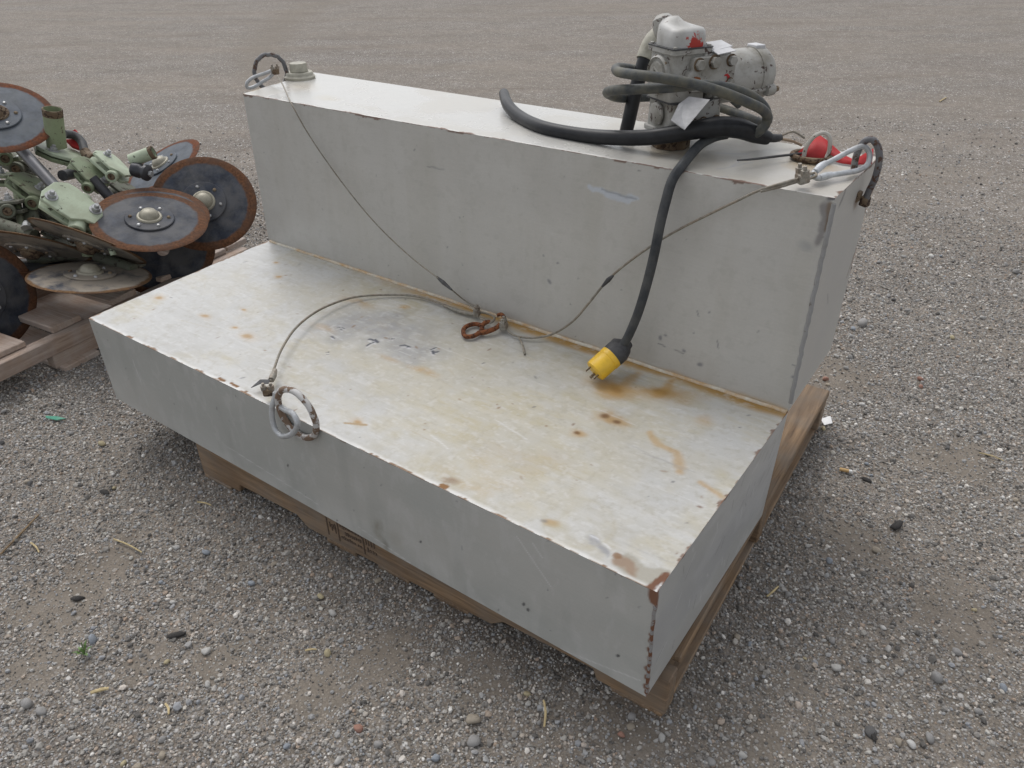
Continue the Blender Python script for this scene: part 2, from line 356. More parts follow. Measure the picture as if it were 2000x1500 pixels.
greys = [(0.0, (0.13, 0.122, 0.118)), (0.45, (0.235, 0.222, 0.212)), (0.8, (0.32, 0.305, 0.295)), (1.0, (0.62, 0.61, 0.60))]
ca, dA, ra = cells(150, greys); cb, dB, rb = cells(62, [(0.0, (0.22, 0.21, 0.20)), (0.5, (0.33, 0.315, 0.30)), (1.0, (0.66, 0.65, 0.63))])
rot = g.n('ShaderNodeVectorRotate', rotation_type='Z_AXIS'); g.t.links.new(v, rot.inputs['Vector']); rot.inputs['Angle'].default_value = R(-34)
def stretched(sc): mp = g.n('ShaderNodeMapping'); g.t.links.new(rot.outputs[0], mp.inputs[0]); mp.inputs['Scale'].default_value = sc; return mp.outputs[0]
band = g.noise(stretched((0.30, 1.5, 1)), 1.0, 6, 0.65)
keepA = g.math('MULTIPLY', g.ramp(dA, [(0.35, 1.0), (0.55, 0.0)]), g.math('GREATER_THAN', ra, g.math('ADD', g.math('MULTIPLY', da.outputs['Fac'], 0.42), g.ramp(band, [(0.35, 0.05), (0.65, 0.5)]))))
keepB = g.math('MULTIPLY', g.ramp(dB, [(0.25, 1.0), (0.38, 0.0)]), g.math('GREATER_THAN', rb, g.math('ADD', g.math('MULTIPLY', da.outputs['Fac'], 0.25), 0.66)))
c = g.mix(keepA, earth, ca); c = g.mix(keepB, c, cb)
c = g.mix(g.math('MULTIPLY', g.ramp(band, [(0.4, 0.0), (0.68, 1.0)]), 0.5), c, (0.258, 0.222, 0.186))
fineband = g.noise(stretched((0.5, 1.9, 1)), 1.5, 7, 0.75)
c = g.mix(g.ramp(fineband, [(0.34, 0.5), (0.5, 0.0)]), c, (0.15, 0.123, 0.102))
c = g.mix(1.0, c, g.ramp(g.noise(v, 13, 9, 0.82), [(0.3, 0.74), (0.5, 0.98), (0.7, 1.22)]), 'MULTIPLY')
c = g.mix(g.math('MULTIPLY', da.outputs['Fac'], 0.45), c, (0.188, 0.163, 0.134))
g.bump(g.math('ADD', g.math('MULTIPLY', keepA, 0.5), g.math('MULTIPLY', keepB, 1.0)), 0.5, 0.004)
gm.materials.append(g.out(c, 0.9, 0.0, 0.2))

# pebbles: small stone shapes
def pebble_mesh(name, mat, seed, sub=1, ang=0.28, flat=0.65):
    rr = np.random.default_rng(seed); bm = bmesh.new(); bmesh.ops.create_icosphere(bm, subdivisions=sub, radius=1)
    nd = 7 if sub == 1 else 13
    dirs = [Vector(rr.normal(size=3)).normalized() for _ in range(nd)]; cut = [rr.uniform(0.62, 0.9) if sub == 1 else rr.uniform(0.58, 0.84) for _ in range(nd)]
    s = Vector((1.0, rr.uniform(0.65, 0.95), rr.uniform(flat - .12, flat + .12)))
    for v_ in bm.verts:
        for d_, k_ in zip(dirs, cut):
            e_ = v_.co.dot(d_) - k_
            if e_ > 0: v_.co -= d_ * e_ * 0.97
        v_.co = Vector((v_.co.x * s.x, v_.co.y * s.y, v_.co.z * s.z)) * (1 + rr.normal() * ang * (0.12 if sub == 1 else 0.05))
    if sub > 1:
        for e_ in bm.edges: e_.smooth = e_.calc_face_angle(0) < R(17)
    me = bpy.data.meshes.new(name); bm.to_mesh(me); bm.free()
    me.polygons.foreach_set('use_smooth', np.ones(len(me.polygons), dtype=bool) if sub > 1 else np.zeros(len(me.polygons), dtype=bool))
    me.materials.append(mat); return me
g = NG('mixed_gravel_stone'); oi = g.n('ShaderNodeObjectInfo')
stone_stops = [(0.0, (0.085, 0.081, 0.078)), (0.14, (0.165, 0.156, 0.146)), (0.36, (0.275, 0.260, 0.242)), (0.60, (0.40, 0.380, 0.350)), (0.71, (0.29, 0.302, 0.325)), (0.82, (0.55, 0.53, 0.485)), (0.91, (0.36, 0.27, 0.205)), (1.0, (0.80, 0.78, 0.74))]
sc_ = g.ramp(oi.outputs['Random'], stone_stops)
vn = g.coord('Object'); sc_ = g.mix(g.math('MULTIPLY', g.noise(vn, 2.2, 4, 0.7), 0.24), sc_, (0.195, 0.178, 0.155))
M_STONES = g.out(sc_, 0.85, 0.0, 0.25)
protos = bpy.data.collections.new('gravel_shapes')
for k in range(7):
    po = bpy.data.objects.new('pebble', pebble_mesh('pebble', M_STONES, 100 + k)); protos.objects.link(po)

PAL1 = (onz((400, 930), 0), R(2.3))         # front left foot of the pallet under the tank
def in_pallet(x, y):
    c0, a0 = PAL1; dx = x - c0.x; dy = y - c0.y; u = dx * math.cos(a0) + dy * math.sin(a0); v_ = -dx * math.sin(a0) + dy * math.cos(a0)
    return (u > 0.06) & (u < 1.16) & (v_ > 0.06) & (v_ < 0.95)
def scatter(x0, x1, y0, y1, dens, dia, spread, dmax, thin, seed, far=None):
    rr = np.random.default_rng(seed); n = int((x1 - x0) * (y1 - y0) * dens)
    x = rr.uniform(x0, x1, n); y = rr.uniform(y0, y1, n)
    keep = rr.random(n) > dirtmask(x, y) * thin
    keep &= ~in_pallet(x, y)
    # leave out what lies outside the yard strip the camera could see, even a step to the side
    dx = x - CAM.x; dy = y - CAM.y; f2 = Vector((_f.x, _f.y)).normalized()
    fd = dx * f2.x + dy * f2.y; sd_ = np.abs(dx * f2.y - dy * f2.x)
    keep &= (fd > 0.1) & (sd_ < 0.75 * fd + 0.9)
    if far: keep &= fd < far * (1 - 0.45 * rr.random(n) ** 1.5)
    x = x[keep]; y = y[keep]; n = len(x)
    d = np.minimum(dia * np.exp(rr.normal(size=n) * spread), dmax)
    return x, y, d / 2
sets = [scatter(-1.2, 3.2, -1.1, 2.2, 34000, 0.0042, 0.30, 0.010, 0.66, 10, 2.6), scatter(-1.6, 3.4, -1.1, 3.0, 13000, 0.0060, 0.36, 0.016, 0.80, 11, 4.2), scatter(-3.2, 4.2, -1.1, 5.2, 900, 0.0098, 0.30, 0.022, 0.75, 12, 5.0)]
px_ = np.concatenate([s_[0] for s_ in sets]); py_ = np.concatenate([s_[1] for s_ in sets]); pr_ = np.concatenate([s_[2] for s_ in sets])
pz_ = gheight(px_, py_) + pr_ * rng.uniform(0.05, 0.45, len(pr_))
me = bpy.data.meshes.new('gravel'); me.vertices.add(len(px_)); me.vertices.foreach_set('co', np.stack([px_, py_, pz_], -1).astype(np.float32).ravel())
for nm, typ, val in (('size', 'FLOAT', pr_), ('kind_index', 'INT', rng.integers(0, 7, len(pr_)))):
    a_ = me.attributes.new(nm, typ, 'POINT'); a_.data.foreach_set('value', val.astype(np.float32 if typ == 'FLOAT' else np.int32))
rot_ = np.stack([rng.normal(0, 0.45, len(pr_)), rng.normal(0, 0.45, len(pr_)), rng.uniform(0, 6.283, len(pr_))], -1)
a_ = me.attributes.new('turn', 'FLOAT_VECTOR', 'POINT'); a_.data.foreach_set('vector', rot_.astype(np.float32).ravel())
gravel = bpy.data.objects.new('gravel', me); COL.objects.link(gravel)
gravel['kind'] = 'stuff'; gravel['label'] = 'loose mixed grey gravel spread over the yard'; gravel['category'] = 'gravel'
ng = bpy.data.node_groups.new('scatter_gravel', 'GeometryNodeTree')
ng.interface.new_socket('Geometry', in_out='INPUT', socket_type='NodeSocketGeometry'); ng.interface.new_socket('Geometry', in_out='OUTPUT', socket_type='NodeSocketGeometry')
gi = ng.nodes.new('NodeGroupInput'); go = ng.nodes.new('NodeGroupOutput'); ip = ng.nodes.new('GeometryNodeInstanceOnPoints'); ci = ng.nodes.new('GeometryNodeCollectionInfo')
ci.inputs['Collection'].default_value = protos; ci.inputs['Separate Children'].default_value = True; ci.inputs['Reset Children'].default_value = True
def named(nm, dt): x = ng.nodes.new('GeometryNodeInputNamedAttribute'); x.data_type = dt; x.inputs['Name'].default_value = nm; return x.outputs['Attribute']
e2r = ng.nodes.new('FunctionNodeEulerToRotation'); ng.links.new(named('turn', 'FLOAT_VECTOR'), e2r.inputs[0])
ip.inputs['Pick Instance'].default_value = True
ng.links.new(gi.outputs[0], ip.inputs['Points']); ng.links.new(ci.outputs[0], ip.inputs['Instance']); ng.links.new(named('kind_index', 'INT'), ip.inputs['Instance Index'])
ng.links.new(e2r.outputs[0], ip.inputs['Rotation']); ng.links.new(named('size', 'FLOAT'), ip.inputs['Scale']); ng.links.new(ip.outputs[0], go.inputs[0])
gravel.modifiers.new('scatter', 'NODES').node_group = ng

# larger stones that can be told apart, pieces of the ground
def stone_mat(name, col):
    return plain(name, col, 0.85, 0.0, 0.18, 60, 0.3, (0.17, 0.15, 0.13), 0.45)
SM = {k: stone_mat(k + '_stone', c_) for k, c_ in dict(grey=(0.29, 0.285, 0.28), pale=(0.46, 0.45, 0.43), blue=(0.26, 0.29, 0.33), tan=(0.33, 0.285, 0.225), dark=(0.10, 0.10, 0.102), red=(0.33, 0.17, 0.125), white=(0.62, 0.61, 0.59), yellow=(0.42, 0.36, 0.22)).items()}
SMESH = {k: [pebble_mesh('stone', m_, 300 + i * 7 + j, 2, 0.3, 0.6) for j in range(3)] for i, (k, m_) in enumerate(SM.items())}
def stone(x, y, r, k, sink=0.35):
    o = bpy.data.objects.new('stone', random.choice(SMESH[k])); COL.objects.link(o); o.parent = ground
    z = float(gheight(np.array([x]), np.array([y]))[0])
    o.location = (x, y, z + r * sink); o.rotation_euler = (random.gauss(0, .3), random.gauss(0, .3), random.uniform(0, 6.28)); o.scale = (r, r, r)
for p, d_px, k in [((403, 1270), 24, 'pale'), ((180, 1248), 24, 'blue'), ((80, 1390), 30, 'grey'), ((52, 1372), 34, 'grey'), ((490, 1138), 20, 'blue'), ((650, 1195), 20, 'pale'), ((1230, 1420), 20, 'tan'), ((925, 1407), 34, 'tan'),
                   ((700, 1422), 22, 'red'), ((1213, 1435), 18, 'red'), ((925, 1450), 30, 'grey'), ((1032, 1375), 18, 'pale'), ((1030, 1356), 17, 'yellow'), ((1634, 1305), 26, 'pale'), ((1626, 1250), 22, 'grey'), ((1829, 1325), 34, 'grey'),
                   ((1735, 1267), 18, 'pale'), ((1700, 1430), 30, 'dark'), ((1780, 1452), 24, 'white'), ((1755, 1447), 22, 'tan'), ((1815, 1440), 24, 'grey'), ((1726, 1226), 14, 'white'), ((1712, 1075), 20, 'tan'), ((1620, 1095), 18, 'blue'),
                   ((1577, 1065), 14, 'pale'), ((1685, 634), 30, 'grey'), ((1818, 500), 14, 'white'), ((1985, 532), 20, 'grey'), ((1693, 905), 12, 'blue'), ((1870, 1275), 22, 'grey'), ((1960, 1345), 20, 'blue'), ((405, 1335), 18, 'pale'),
                   ((640, 1275), 20, 'yellow'), ((268, 1115), 15, 'grey'), ((343, 1068), 16, 'pale'), ((402, 1078), 20, 'blue'), ((535, 1100), 14, 'tan'), ((200, 1262), 12, 'tan'), ((740, 1452), 22, 'grey'), ((850, 1480), 22, 'blue'), ((660, 1485), 20, 'pale'),
                   ((1610, 1440), 16, 'pale'), ((1910, 1390), 20, 'grey'), ((1450, 1475), 22, 'pale'), ((1390, 1490), 24, 'grey'), ((1292, 1440), 22, 'pale'), ((560, 1455), 18, 'blue'), ((140, 1440), 20, 'pale'), ((240, 1488), 16, 'yellow'), ((1850, 875), 14, 'dark'), ((1540, 1160), 14, 'grey'), ((1445, 1142), 16, 'grey')]:
    X = onz(p, 0.004); stone(X.x, X.y, d_px / 2 / FPX * depth(X) * 1.05, k)
kinds = ['grey', 'grey', 'grey', 'pale', 'blue', 'tan', 'grey', 'pale', 'grey', 'grey', 'tan', 'blue', 'grey', 'red', 'dark', 'white', 'grey', 'tan', 'pale', 'grey', 'yellow']
n_ = 0
while n_ < 245:
    x, y = random.uniform(-1.6, 3.2), random.uniform(-0.9, 2.6)
    dx, dy = x - CAM.x, y - CAM.y; f2 = Vector((_f.x, _f.y)).normalized(); fd = dx * f2.x + dy * f2.y; s2 = abs(dx * f2.y - dy * f2.x)
    if fd < 0.35 or s2 > 0.7 * fd + 0.25 or bool(in_pallet(np.array([x]), np.array([y]))[0]) or (x < -0.35 and 0 < y < 1.2): continue
    stone(x, y, random.uniform(0.0055, 0.011) * (1 + 0.25 * (fd > 1.6)), random.choice(kinds)); n_ += 1

# ------------------------------------------------------------------ tank
ZL, ZU = 0.238 + ZB, 0.655 + ZB             # lower deck and upper deck heights
A_ = Vector((0.010, -0.004, ZL)); B_ = Vector((1.508, 0.0, ZL)); C_ = Vector((1.511, 0.548, ZL)); D_ = Vector((-0.022, 0.563, ZL))
E_ = Vector((1.512, 0.001, ZB)); F_ = Vector((-0.002, 0.001, ZB)); Mb = Vector((1.511, 0.522, ZB - 0.005)); Nb = Vector((-0.012, 0.530, ZB - 0.005))
G_ = Vector((0.016, 0.544, ZU)); H_ = Vector((1.509, 0.557, ZU)); J_ = Vector((1.510, 0.835, ZU)); I_ = Vector((-0.045, 0.840, ZU))
K_ = Vector((1.508, 0.837, ZL + 0.002)); O_ = Vector((-0.03, 0.842, ZL + 0.002))

PAINT = np.array([0.475, 0.465, 0.438])
C_RUST = np.array([0.40, 0.235, 0.065]); C_CHIP = np.array([0.155, 0.075, 0.045]); C_BROWN = np.array([0.20, 0.105, 0.045]); C_GREY = np.array([0.26, 0.265, 0.28]); C_YEL = np.array([0.45, 0.395, 0.255]); C_DARK = np.array([0.06, 0.06, 0.065]); C_BLUE = np.array([0.10, 0.11, 0.15])
class Patch:
    """bilinear sheet of one tank face with a colour per point; u,v in metres"""
    def __init__(s, p00, p10, p11, p01, step=0.0026):
        lu = max((p10 - p00).length, (p11 - p01).length); lv = max((p01 - p00).length, (p11 - p10).length)
        nu = max(2, int(lu / step)); nv = max(2, int(lv / step))
        a, b = np.meshgrid(np.linspace(0, 1, nu + 1), np.linspace(0, 1, nv + 1))
        P = [np.array(q_) for q_ in (p00, p10, p11, p01)]
        s.co = ((1 - a) * (1 - b))[..., None] * P[0] + (a * (1 - b))[..., None] * P[1] + (a * b)[..., None] * P[2] + ((1 - a) * b)[..., None] * P[3]
        s.u = a * lu; s.v = b * lv; s.lu = lu; s.lv = lv; s.p = (p00, p10, p11, p01)
        s.c = np.broadcast_to(PAINT, s.co.shape).copy(); s.rough = np.full(a.shape, 0.36)
        s.wx = (fbm(s.u * 22, s.v * 22, 71, 4) - .5); s.wy = (fbm(s.u * 22 + 60, s.v * 22 + 60, 81, 4) - .5)
        nrm = (p10 - p00).cross(p01 - p00).normalized(); s.n = np.array(nrm)
    def uv(s, X):
        P = [np.array(q_) for q_ in s.p]; X = np.array(X); a = b = 0.5
        for _ in range(8):
            F = (1 - a) * (1 - b) * P[0] + a * (1 - b) * P[1] + a * b * P[2] + (1 - a) * b * P[3] - X
            Ja = (1 - b) * (P[1] - P[0]) + b * (P[2] - P[3]); Jb = (1 - a) * (P[3] - P[0]) + a * (P[2] - P[1])
            J = np.stack([Ja, Jb], -1); st = np.linalg.lstsq(J, -F, rcond=None)[0]; a += st[0]; b += st[1]
        return a * s.lu, b * s.lv
    def mix(s, m, col, rough=None):
        m = np.clip(m, 0, 1); s.c = s.c * (1 - m[..., None]) + np.array(col) * m[..., None]
        if rough is not None: s.rough = s.rough * (1 - m) + rough * m
    def blob(s, X, r, col, amt=1.0, aspect=1.0, ang=0.0, soft=0.6, warp=1.2, rough=None):
        a, b = s.uv(X); du = s.u - a + s.wx * r * warp; dv = s.v - b + s.wy * r * warp
        c0, s0 = math.cos(ang), math.sin(ang); p = (du * c0 + dv * s0) / (r * aspect); q = (-du * s0 + dv * c0) / r
        s.mix((1 - sst(1 - soft, 1 + soft * 0.4, np.hypot(p, q))) * amt, col, rough)
    def line(s, pts, wd, col, amt=1.0, soft=0.7, warp=1.0, rough=None):
        d = np.full(s.u.shape, 9.0); uu = s.u + s.wx * wd * warp * 2; vv = s.v + s.wy * wd * warp * 2
        q = [s.uv(X) for X in pts]
        for (a0, b0), (a1, b1) in zip(q[:-1], q[1:]):
            L2 = (a1 - a0) ** 2 + (b1 - b0) ** 2 + 1e-12; t = np.clip(((uu - a0) * (a1 - a0) + (vv - b0) * (b1 - b0)) / L2, 0, 1)
            d = np.minimum(d, np.hypot(uu - a0 - t * (a1 - a0), vv - b0 - t * (b1 - b0)))
        s.mix((1 - sst(wd * (1 - soft), wd * (1 + soft * .3), d)) * amt, col, rough)
    def edge(s, side, wd, thr, seed, col, freq=30, amt=1.0):
        """chips along one edge: side 0 v=0, 1 u=max, 2 v=max, 3 u=0"""
        d = [s.v, s.lu - s.u, s.lv - s.v, s.u][side]; t = s.u if side in (0, 2) else s.v
        n = fbm(t * freq + seed * 3.1, d * freq * 1.4, seed, 4, 0.6); big = fbm(t * 4 + seed, t * 0 + 2.2, seed + 50, 3)
        wdl = wd * (0.25 + 1.5 * sst(0.35, 0.75, big))
        s.mix(sst(thr, thr + 0.05, n - 0.25 * d / np.maximum(wdl, 1e-4) + 0.12) * (d < wdl * 2.2) * amt, col, 0.8)
def merge(name, patches, parent, mat):
    co = []; q = []; col = []; o = 0
    for p in patches:
        nv, nu = p.u.shape; i = np.arange(nu * nv).reshape(nv, nu) + o
        q.append(np.stack([i[:-1, :-1], i[:-1, 1:], i[1:, 1:], i[1:, :-1]], -1).reshape(-1, 4)); o += nu * nv
        co.append(p.co.reshape(-1, 3)); col.append(np.concatenate([p.c, p.rough[..., None]], -1).reshape(-1, 4))
    co = np.concatenate(co).astype(np.float32); q = np.concatenate(q).astype(np.int32); col = np.clip(np.concatenate(col), 0.01, 0.95).astype(np.float32)
    me = bpy.data.meshes.new(name); me.vertices.add(len(co)); me.vertices.foreach_set('co', co.ravel())
    me.loops.add(q.size); me.loops.foreach_set('vertex_index', q.ravel()); me.polygons.add(len(q))
    me.polygons.foreach_set('loop_start', np.arange(0, q.size, 4, dtype=np.int32)); me.polygons.foreach_set('loop_total', np.full(len(q), 4, dtype=np.int32)); me.update(calc_edges=True)
    me.polygons.foreach_set('use_smooth', np.ones(len(q), dtype=bool))
    a_ = me.attributes.new('wear_and_light', 'FLOAT_COLOR', 'POINT'); a_.data.foreach_set('color', col.ravel())
    me.materials.append(mat); ob = bpy.data.objects.new(name, me); COL.objects.link(ob); ob.parent = parent; return ob
g = NG('tank_paint'); v = g.coord('Object'); aw = g.n('ShaderNodeAttribute', attribute_name='wear_and_light')
fine = g.noise(v, 260, 4, 0.65); brush = g.noise(g.coord('Object', (6, 90, 90)), 4.0, 5, 0.6, 0.6); blot = g.noise(v, 11, 5, 0.6)
c = g.mix(1.0, aw.outputs['Color'], g.ramp(fine, [(0.25, 0.955), (0.75, 1.03)]), 'MULTIPLY')
c = g.mix(1.0, c, g.ramp(brush, [(0.3, 0.965), (0.7, 1.02)]), 'MULTIPLY'); c = g.mix(1.0, c, g.ramp(blot, [(0.3, 0.965), (0.7, 1.025)]), 'MULTIPLY')
speck = g.ramp(g.noise(v, 95, 2, 0.5), [(0.80, 0.0), (0.82, 0.6)]); c = g.mix(speck, c, (0.13, 0.12, 0.11))
g.bump(g.math('ADD', g.math('MULTIPLY', brush, 0.5), g.math('MULTIPLY', g.noise(v, 5, 3, 0.5), 2.5)), 0.24, 0.0022)
M_TANK = g.out(c, g.math('ADD', aw.outputs['Alpha'], g.math('MULTIPLY', g.math('SUBTRACT', blot, 0.5), 0.25)), 0.0, 0.45)

def T(p): return onz(p, ZL)
# lower deck
lt = Patch(A_, B_, C_, D_)
n1 = fbm(lt.u * 5 + 3, lt.v * 5 + 8, 91, 5, 0.6); n2 = fbm(lt.u * 2.2 + 13, lt.v * 3 + 4, 95, 4)
lt.c[:] = np.array([0.462, 0.460, 0.446])
n3 = fbm(lt.u * 14 + 5, lt.v * 70 + 3, 97, 4, 0.65); n4 = fbm(lt.u * 45 + 5, lt.v * 45 + 3, 98, 4, 0.65)
lt.mix(sst(0.46, 0.62, n1) * 0.40 * (0.45 + 0.9 * sst(.35, .65, n3)), C_YEL, 0.6); lt.mix(sst(0.52, 0.68, n2) * 0.4 * (0.4 + 0.9 * sst(.35, .65, n4)), (0.37, 0.335, 0.25), 0.6)
lt.mix(sst(0.52, 0.66, fbm(lt.u * 6 + 51, lt.v * 7 + 17, 143, 5, 0.62)) * 0.4, (0.40, 0.395, 0.38), 0.5)
lt.mix(sst(.54, .66, n3) * .22, (0.36, 0.345, 0.31)); lt.mix(sst(.56, .68, fbm(lt.u * 10 + 5, lt.v * 60 + 33, 197, 4, 0.65)) * .25, (0.60, 0.60, 0.59))
lt.mix(sst(0.56, 0.72, fbm(lt.u * 9 + 31, lt.v * 9 + 7, 141, 5, 0.6)) * 0.22, (0.58, 0.58, 0.57))
for p, r_, am in [((860, 640), .26, .50), ((980, 760), .20, .36), ((620, 600), .14, .34), ((1000, 880), .16, .40), ((1100, 900), .14, .30), ((760, 740), .13, .45), ((900, 960), .10, .45), ((480, 560), .12, .25), ((1300, 880), .10, .25)]:
    lt.blob(T(p), r_, C_YEL * 0.92, am * .75, 1.8, 0.1, 0.95, 2.6)
lt.blob(T((735, 640)), .10, C_GREY, .80, 1.7, 0.0, 0.9, 1.4); lt.blob(T((650, 640)), .05, C_GREY, .65, 1.4, 0.3, .9, 1.4); lt.blob(T((800, 690)), .05, C_GREY, .65, 1.6, -.1, .9, 1.4)
for p, r_, am, asp in [((830, 725), .014, .55, 3.2), ((760, 700), .012, .45, 3.0), ((700, 590), .02, .5, 3), ((630, 640), .015, .45, 3), ((790, 600), .014, .7, 1.6)]:
    lt.blob(T(p), r_, C_RUST, am, asp, 0.0, .9, 1.6)
lt.blob(T((940, 950)), .035, C_RUST * .95, .22, 2.2, 0.2, .95, 3.0); lt.blob(T((880, 940)), .012, C_BROWN, .7, 1.6, .5, .8, 1.4); lt.blob(T((1010, 900)), .05, C_RUST * .9, .14, 2, .3, .95, 3.0)
brk = sst(.36, .60, n4) * .45 + sst(.36, .6, n3) * .25; keep0 = np.broadcast_to(np.array([0.462, 0.460, 0.446]), lt.c.shape); lt.c = lt.c * (1 - .5 * (1 - np.clip(brk + .35, 0, 1)))[..., None] + keep0 * (.5 * (1 - np.clip(brk + .35, 0, 1)))[..., None]
# rust along the joint with the upper tank
d = lt.lv - lt.v; nn = fbm(lt.u * 9, lt.v * 9 + 3, 101, 4)
lt.mix((1 - sst(0.010, 0.040, d + (nn - .5) * .030)) * sst(0.25, 0.75, lt.u + (nn - .5) * .4) * 0.95, C_RUST * 1.02, 0.7)
lt.mix((1 - sst(0.008, 0.030, d + (nn - .5) * .020)) * sst(0.55, 1.1, lt.u) * 0.7, C_RUST * .75, 0.7)
n5 = fbm(lt.u * 90 + 3, lt.v * 90 + 9, 231, 4, .7); lt.mix(sst(.56, .70, n5) * .30, (0.33, 0.30, 0.24)); lt.mix(sst(.60, .72, fbm(lt.u * 70, lt.v * 120 + 9, 235, 3, .7)) * .3, (0.58, 0.58, 0.575))
# strong rust spots
for p, r_ in [((1207, 762), .012), ((1290, 766), .013), ((1180, 812), .010), ((1204, 824), .008), ((1125, 845), .0065)]:
    lt.blob(T(p), r_ * 2.5, C_RUST * .9, .8, 1.3, .4, 1.0, 1.6); lt.blob(T(p), r_, C_BROWN * .8, .95, 1.25, .3, .7, 1.0, 0.8)
lt.line([T((1215, 755)), T((1245, 730))], .016, C_RUST, .6, .9); lt.line([T((1280, 775)), T((1312, 745))], .014, C_RUST * .95, .7, .9); lt.blob(T((1200, 765)), .035, C_RUST, .6, 1.7, 0, .95, 2.0); lt.blob(T((1320, 770)), .035, C_RUST, .45, 1.7, .3, 1, 2.0); lt.blob(T((1260, 770)), .03, C_RUST * 1.05, .4, 2.0, .0, 1, 2.0)
lt.line([T((1268, 845)), T((1290, 870)), T((1322, 888)), T((1332, 920))], .011, C_RUST * 1.05, .55, .9); lt.line([T((1375, 945)), T((1412, 970))], .010, C_RUST * 1.05, .55, .9); lt.blob(T((1378, 822)), .018, C_RUST * 1.1, .4, 1.3, 1.2, 1.0)
lt.blob(T((1075, 1022)), .010, C_RUST * .9, .85, 1.6, .3, .8, 1.6); lt.blob(T((1085, 1028)), .015, C_YEL * .8, .6, 1.4, .3, .9, 1.6); lt.blob(T((1062, 1018)), .005, C_DARK * 2, .7, 1.5, .3, .8)
for p, r_ in [((485, 658), .011), ((400, 616), .008), ((310, 582), .008), ((545, 540), .006), ((475, 605), .005), ((700, 825), .006), ((540, 512), .005), ((460, 640), .005)]:
    lt.blob(T(p), r_ * 2, C_RUST * 1.05, .4, 1.6, 0, 1.0, 1.6); lt.blob(T(p), r_, C_RUST * .85, .85, 1.6, 0.2, .8, 1.5)
lt.line([T((674, 826)), T((716, 830))], .0035, (0.32, 0.22, 0.10), .9, .5)
# gouges through the paint
for p, r_ in [((645, 654), .006), ((665, 641), .006), ((727, 669), .011), ((790, 676), .010), ((843, 684), .010), ((762, 662), .004), ((640, 690), .004)]:
    for k in range(3):
        q0 = (p[0] + random.uniform(-1, 1) * r_ * 900, p[1] + random.uniform(-.6, .6) * r_ * 900); q1 = (q0[0] + random.uniform(.5, 1.3) * r_ * 900, q0[1] + random.uniform(-.5, .7) * r_ * 900)
        lt.line([T((q0[0], q0[1] + 3)), T((q1[0], q1[1] + 3))], r_ * .24, (0.64, 0.64, 0.66), .55, .8, 3.0)
        lt.line([T(q0), T(q1)], r_ * .30, C_BLUE * .55, .95, .5, 4.0, .4)
for _ in range(90):
    p = T((0, 0)); X = A_ + (B_ - A_) * random.random() + (D_ - A_) * random.random()
    lt.blob(X, random.uniform(.0012, .0032), random.choice([C_BROWN, C_DARK * 2, C_CHIP]), random.uniform(.4, .85), random.uniform(1, 3), random.uniform(0, 3), .6, 1.5)
for _ in range(60):
    X = A_ + (B_ - A_) * random.uniform(.05, .95) + (D_ - A_) * random.uniform(.05, .95); dx = random.uniform(.02, .12)
    lt.line([X, X + Vector((dx, random.uniform(-.02, .02), 0))], .0016, random.choice([(0.62, 0.62, 0.62), (0.40, 0.34, 0.24), (0.33, 0.32, 0.31)]), random.uniform(.25, .6), .8, 1.5)
# scraped patch by the front right corner
lt.line([T((1225, 1098)), T((1280, 1128))], .020, (0.33, 0.31, 0.26), .9, .35, 1.2, .7); lt.line([T((1212, 1095)), T((1238, 1108))], .012, (0.26, 0.17, 0.11), .8, .5, 1.6); lt.blob(T((1206, 1085)), .007, C_BROWN, .9, 1.2, 0, .4)
lt.line([T((1146, 1056)), T((1188, 1078))], .007, (0.22, 0.23, 0.26), .7, .9, 4.0); lt.line([T((1150, 1050)), T((1165, 1056))], .003, (0.66, 0.66, 0.68), .6, .9, 4.0); lt.line([T((1176, 1062)), T((1190, 1070))], .003, (0.66, 0.66, 0.68), .6, .9, 4.0)
lt.mix((1 - sst(0.0, 0.011, lt.v + (fbm(lt.u * 40, lt.v * 40, 111, 3) - .5) * .006)) * 0.8, (0.68, 0.675, 0.66))  # white paint line along the front edge, carrying its highlight in colour
lt.edge(0, .004, .60, 121, C_BROWN, 40, .9); lt.edge(1, .004, .62, 123, C_CHIP, 36, .8); lt.edge(3, .005, .60, 125, C_BROWN, 36, .8)
for a0, a1, wd, cc in [((942, 1004), (984, 1022), .006, C_BROWN * 1.25), ((1196, 1120), (1212, 1128), .007, C_CHIP * 1.2), ((1225, 1135), (1262, 1150), .008, C_CHIP * 1.4), ((862, 950), (872, 954), .006, C_BROWN * 1.2), ((200, 640), (210, 646), .008, C_BROWN * 1.3), ((1275, 1150), (1296, 1128), .008, C_CHIP), ((1416, 984), (1421, 976), .005, C_CHIP * 1.3), ((430, 738), (440, 744), .004, C_BROWN), ((452, 748), (462, 756), .004, C_BROWN), ((1008, 1030), (1022, 1036), .005, C_BROWN)]:
    lt.line([T(a0), T(a1)], wd, cc, 1.0, .3, 1.6, .85)
a0 = lt.uv(T((1130, 1020))); rr_ = np.hypot(lt.u - a0[0], lt.v - a0[1]); lt.mix(np.exp(-((rr_ - .058) / .004) ** 2) * .22, C_YEL * .8)
